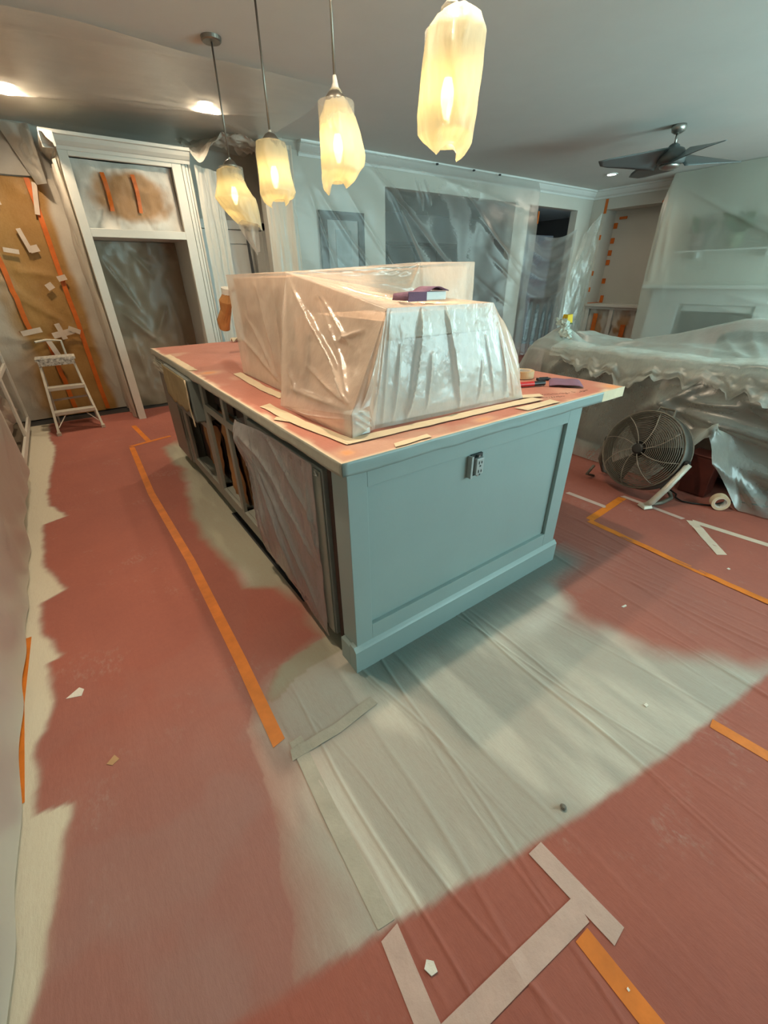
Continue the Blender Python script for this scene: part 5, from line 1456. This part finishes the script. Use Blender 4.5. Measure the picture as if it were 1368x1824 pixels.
# one big sheet over all of it: cross-sections along y
ny, nx = 170, 90
ys = np.linspace(-2.0, 1.86, ny)[:, None]
s = np.linspace(0, 1, nx)[None, :]
rz = np.interp(ys, [-2.0, 0.1, 0.29, 0.75, 1.23, 1.6, 1.75, 1.86], [1.06, 1.065, 1.06, 0.91, 0.80, 0.83, 0.86, 0.70])
bz = np.interp(ys, [-2.0, -0.3, 0.1, 0.6, 1.2, 1.5, 1.58, 1.70, 1.86], [0.88, 0.865, 0.84, 0.835, 0.83, 0.845, 0.84, 0.60, 0.25])
lift = 0.46 * np.clip(1 - np.abs(ys + 0.12) / 0.30, 0, 1)
S = [0, 0.10, 0.22, 0.34, 0.42, 0.50, 0.60, 0.78, 0.86, 0.93, 1.0]
XS = [2.80, 2.87, 2.90, 2.925, 2.965, 3.06, 3.22, 3.75, 3.95, 4.3, 4.95]
X = np.interp(s, S, XS) + 0 * ys
ZZ = np.zeros((ny, nx))
for i in range(ny):
    b_, r_, l_ = float(bz[i, 0]), float(rz[i, 0]), float(lift[i, 0])
    zs = [max(0.012, l_), max(0.14, l_ + 0.08) * min(1, b_ / 0.8), 0.40 * b_ / 0.83 + l_ * 0.15, 0.66 * b_ / 0.83, 0.80 * b_ / 0.83, b_ + 0.015, b_ - 0.02, (b_ + r_) / 2 - 0.06 + 0.02, r_, r_ - 0.015, r_ - 0.30]
    ZZ[i] = np.interp(s[0], S, zs)
Yg = ys + 0 * s
ZZ = ZZ + 0.16 * np.exp(-((X - 3.32) / 0.20) ** 2 - ((Yg - 1.48) / 0.18) ** 2)
outw = 1 - sstep(0.34, 0.5, s)
dx_ = -outw * (0.03 * fbm(Yg * 1.6, ZZ * 2.2, 44) + 0.10 * np.exp(-((Yg + 0.16) / 0.3) ** 2) * (1 - sstep(0.0, 0.45, s)))
dx_ = dx_ - 2.0 * outw * creases(Yg, ZZ, [(0.35, 0.62, -0.05, 0.30, 0.03, 0.07), (0.30, 0.55, -0.75, 0.42, 0.03, 0.06), (0.2, 0.60, -0.2, 0.62, 0.03, 0.05), (-0.2, 0.66, -0.9, 0.55, 0.03, 0.06), (0.75, 0.66, 0.4, 0.80, 0.02, 0.03), (0.95, 0.62, 0.6, 0.80, 0.02, 0.03), (1.3, 0.6, 1.15, 0.8, 0.03, 0.03), (-0.1, 0.35, -0.8, 0.15, 0.03, 0.05), (-0.1, 0.42, -0.55, 0.02, 0.03, 0.06), (-0.35, 0.75, -0.9, 0.72, 0.02, 0.05), (0.45, 0.45, 0.1, 0.7, 0.04, 0.05)])
dz_ = (1 - outw) * (0.015 * fbm(Yg * 3, X * 3, 45) + creases(Yg, X, [(1.2, 3.9, -0.2, 3.3, 0.03, 0.03), (0.4, 3.9, 0.0, 3.3, 0.02, 0.03), (0.2, 3.9, -0.1, 3.3, 0.02, 0.03), (0.1, 3.9, -0.3, 3.4, 0.02, 0.03), (1.5, 3.3, 0.8, 3.2, 0.03, 0.02)]))
ruf = 0.03 * np.exp(-((s - 0.40) / 0.03) ** 2) * sstep(0.0, -0.25, Yg) * fbm(Yg * 14, s * 40, 46)
X2 = X + dx_ - np.abs(ruf)
Z2 = np.maximum(ZZ + dz_ + ruf, 0.012)
# pull the far-left end outward so it closes like a tent
sofa_sheet = tag(MB().grid(X2, Yg, Z2).build('sofa_sheeting', M['sheet_sofa'], smooth=True), 'wide crumpled plastic sheet draped over sofa and armchair', 'plastic sheet')

# second layer with a ragged hem along the top of the back
uu = np.linspace(0, 1, 170)[:, None]; vv = np.linspace(0, 1, 26)[None, :]
yh = -1.95 + uu * 3.25
dep = np.interp(yh, [-1.95, -0.6, -0.2, 0.25, 0.5, 1.3], [0.24, 0.20, 0.17, 0.10, 0.22, 0.05]) * (1 + 0.35 * fbm(yh * 11, 0 * yh, 12)) + 0.02
tt_ = np.clip(vv * 1.0, 0, 1)
xh = np.where(tt_ < 0.35, 3.12 - (tt_ / 0.35) * 0.20, 2.905 - 0.02 * (tt_ - 0.35)) - 0.045 * np.abs(fbm(yh * 7, tt_ * 4, 13)) * sstep(0.4, 1.0, tt_)
zt = np.interp(yh, [-2.0, -0.3, 0.1, 0.6, 1.2, 1.5], [0.88, 0.865, 0.84, 0.835, 0.83, 0.845]) + 0.045
zh = zt - 0.02 * np.abs(tt_ - 0.15) - np.where(tt_ < 0.3, 0, (tt_ - 0.3) / 0.7) * dep - 0.012 * np.sin(np.clip(tt_ / 0.35, 0, 1) * PI / 2) + 0.012 * fbm(yh * 6, tt_ * 3, 14)
o = MB().grid(xh + 0 * yh, yh + 0 * tt_, zh).build('hem_layer', M['sheet_sofa_hem'], sofa_sheet, smooth=True)
o['label'] = 'second layer with a ragged hem'

# things on and around the sofa
u = np.linspace(0, 1, 26)[:, None]; v = np.linspace(0, 1, 16)[None, :]
cxx = 3.30 - u * 0.28 + 0 * v; cyy = 1.50 - u * 0.26 + (v - 0.5) * 0.11
czz = 1.005 - 0.115 * u + 0.015 * np.sin(v * PI) + 0.03 * np.abs(fbm(u * 6, v * 4, 19))
tag(MB().grid(cxx + 0.02 * fbm(u * 8, v * 8, 3), cyy + 0.02 * fbm(u * 8, v * 8, 4), czz).build('crumpled_cloth', M['cloth'], smooth=True, solid=0.004), 'crumpled pale cloth lying on the end of the covered sofa', 'cloth')
yb = thing('yellow_sponge', 'small yellow sponge on the plastic at the sofa end', 'sponge', (3.36, 1.50, 1.0))
MB().hexa([(3.33, 1.47, 0.995), (3.40, 1.45, 0.995), (3.42, 1.52, 0.995), (3.35, 1.54, 0.995), (3.33, 1.47, 1.065), (3.39, 1.455, 1.075), (3.41, 1.515, 1.065), (3.35, 1.535, 1.07)]).build('foam', M['yellow'], yb, bevel=0.008)
MB().hexa([(3.33, 1.468, 0.985), (3.40, 1.448, 0.985), (3.42, 1.522, 0.985), (3.35, 1.542, 0.985), (3.33, 1.468, 0.994), (3.40, 1.448, 0.994), (3.42, 1.522, 0.994), (3.35, 1.542, 0.994)]).build('scour_pad', M['leaf'], yb)
ch = thing('black_stool', 'black round-topped stool half hidden behind the covered sofa', 'stool', (5.2, 1.966, 0.006))
MB().lathe([(0.06, 0.0), (0.20, 0.015), (0.235, 0.05), (0.22, 0.085), (0.12, 0.12), (0.02, 0.125)], (5.2, 1.966, 0.50), 24).build('seat', M['black'], ch, smooth=True)
MB().tube([(5.2, 1.966, 0.05), (5.2, 1.966, 0.50)], 0.03, 12).build('post', M['black'], ch)
MB().lathe([(0.2, 0.0), (0.2, 0.02), (0.05, 0.05), (0.03, 0.05)], (5.2, 1.966, 0.006), 24).build('base', M['black'], ch, smooth=True)

rb = thing('red_crate', 'dark red wooden crate under the lifted plastic behind the floor fan', 'crate', (2.83, -0.12, 0.006))
MB().box(2.76, 2.90, -0.205, -0.035, 0.008, 0.285).build('body', M['red_wood'], rb, bevel=0.006)
MB().box(2.755, 2.905, -0.208, -0.032, 0.2855, 0.300).build('lid', M['red_wood'], rb, bevel=0.004)

# ================================================================== FLOOR FAN
ff = thing('floor_fan', 'dusty round high-velocity floor fan with wire cage standing on red paper', 'fan', (2.45, 0.14, 0.006))
fd = Vector((-0.93, 0.10, 0.34)).normalized()
fcn = Vector((2.49, 0.155, 0.315))
fr_ = Vector((0, 0, 1)).cross(fd).normalized()
fu_ = fd.cross(fr_).normalized()
TF = Matrix(((fr_.x, fu_.x, fd.x, fcn.x), (fr_.y, fu_.y, fd.y, fcn.y), (fr_.z, fu_.z, fd.z, fcn.z), (0, 0, 0, 1)))
RF = 0.265
WD = M['fan_dust']
def ring(r, z, n=40):
    return [(r * math.cos(2 * PI * k / n), r * math.sin(2 * PI * k / n), z) for k in range(n)]
def dome(r):
    return 0.045 + 0.055 * math.sqrt(max(0, 1 - (r / RF) ** 2))
MB().lathe([(RF - 0.004, -0.075), (RF, -0.075), (RF, 0.05), (RF - 0.004, 0.05)], (0, 0, 0), 44, closed=True).xform(TF).build('drum', paint('fan_drum', (0.10, 0.09, 0.075), 0.5, 0.3, 14, 0.1, 40, 0.4), ff, smooth=True)
cg = MB()
for k in range(1, 21):
    r = 0.045 + (RF - 0.045) * k / 20
    cg.tube(ring(r, dome(r)), 0.0028, 4, closed=True)
o = cg.xform(TF).build('front_cage_rings', WD, ff, smooth=True)
o['kind'] = 'stuff'
for k in range(8):
    a = 2 * PI * k / 8 + 0.25
    sw = [(r * math.cos(a + 0.5 * (r / RF)), r * math.sin(a + 0.5 * (r / RF)), dome(r) + 0.002) for r in np.linspace(0.03, RF, 9)]
    MB().tube(sw, 0.003, 5).xform(TF).build('cage_rib', M['fan_rib'], ff, smooth=True)
MB().lathe([(0.036, 0.0), (0.036, 0.008), (0.026, 0.013), (0.001, 0.014)], (0, 0, 0.098), 20).xform(TF).build('badge', M['fan_dark'], ff)
MB().tube(ring(RF, 0.05), 0.006, 8, closed=True).xform(TF).build('front_rim', WD, ff, smooth=True)
MB().tube(ring(RF, -0.075), 0.005, 8, closed=True).xform(TF).build('rear_rim', WD, ff, smooth=True)
for k in range(3):
    u = np.linspace(0, 1, 8)[:, None]; v = np.linspace(-1, 1, 5)[None, :]
    a0 = 2 * PI * k / 3
    rr = 0.04 + u * 0.19; wd = 0.03 + 0.06 * u
    lx = rr + 0 * v; ly = wd * v; lz = 0.03 * v + 0 * u
    MB().grid(lx * math.cos(a0) - ly * math.sin(a0), lx * math.sin(a0) + ly * math.cos(a0), lz).xform(TF).build('fan_blade', M['fan_dark'], ff, smooth=True, solid=0.002)
MB().lathe([(0.05, -0.07), (0.05, 0.03), (0.03, 0.045)], (0, 0, 0), 16).xform(TF).build('motor', M['fan_dark'], ff)
bk = MB()
for k in range(6):
    bk.tube(ring(0.05 + 0.2 * k / 5, -0.078, 30), 0.002, 4, closed=True)
o = bk.xform(TF).build('rear_cage_rings', WD, ff); o['kind'] = 'stuff'
# U-shaped tube stand with flattened foot
pr = fcn - fr_ * 0.0
side = Vector((fr_.x, fr_.y, 0)).normalized()
pR = fcn + side * -1 * (RF + 0.03) if side.y > 0 else fcn + side * (RF + 0.03)
pL = 2 * fcn - pR
zf = 0.022
MB().tube([tuple(pR + Vector((0, 0, 0.0))), (2.37, pR.y + 0.045, 0.16), (2.31, pR.y + 0.085, 0.055), (2.295, -0.028, zf)], [0.020, 0.020, 0.021, 0.018], 10).build('stand_leg', M['alum'], ff, smooth=True)
MB().tube([(2.30, -0.028, zf), (2.42, -0.075, zf), (2.54, -0.085, zf + 0.004), (2.60, -0.05, zf + 0.01), (2.57, 0.0, 0.06), (2.52, 0.0, 0.10)], 0.013, 10).build('stand_foot', WD, ff, smooth=True)
MB().tube([tuple(pL), (2.50, pL.y + 0.0, 0.16), (2.56, pL.y - 0.02, 0.05), (2.62, pL.y - 0.035, zf), (2.70, pL.y - 0.09, zf)], 0.013, 10).build('stand_leg', WD, ff, smooth=True)
MB().tube([(2.44, pL.y + 0.0, 0.12), (2.40, pL.y + 0.02, 0.05), (2.47, pL.y, zf)], 0.011, 8).build('stand_foot', WD, ff, smooth=True)
MB().hexa([(2.245, -0.045, 0.012), (2.31, -0.075, 0.012), (2.34, -0.02, 0.012), (2.28, 0.02, 0.012), (2.255, -0.04, 0.03), (2.31, -0.06, 0.035), (2.325, -0.02, 0.035), (2.285, 0.01, 0.03)]).build('foot_pad', M['alum'], ff, bevel=0.004)
for p in (pR, pL):
    MB().tube([tuple(p), tuple(fcn + (p - fcn) * 0.93)], 0.022, 12).build('pivot_knob', M['fan_dark'], ff)
MB().tube([tuple(TF @ Vector((-0.05, RF - 0.01, 0.0))), tuple(TF @ Vector((-0.04, RF + 0.035, -0.01))), tuple(TF @ Vector((0.06, RF + 0.035, -0.01))), tuple(TF @ Vector((0.07, RF - 0.01, 0.0)))], 0.008, 8).build('carry_handle', WD, ff)

tag(MB().tube([(2.68, 0.06, 0.02), (2.69, -0.02, 0.016), (2.66, -0.07, 0.014), (2.60, -0.09, 0.014), (2.575, -0.14, 0.014), (2.60, -0.20, 0.014), (2.66, -0.28, 0.014), (2.75, -0.31, 0.014), (2.80, -0.33, 0.016), (2.84, -0.40, 0.03), (2.86, -0.55, 0.05)], 0.0055, 8).build('power_cable', M['cable'], smooth=True), 'black power cable looping from the floor fan past the tape roll', 'cable')
ax_ = Matrix.Rotation(math.radians(90), 4, 'X')
tape_roll('roll of cream masking tape standing on edge on the red floor paper', (2.66, -0.325, 0.008), 0.036, 0.052, 0.05, Matrix.Rotation(math.radians(35), 4, 'Z') @ Matrix.Rotation(math.radians(90), 4, 'Y') @ Matrix.Translation((0, 0, -0.025)))
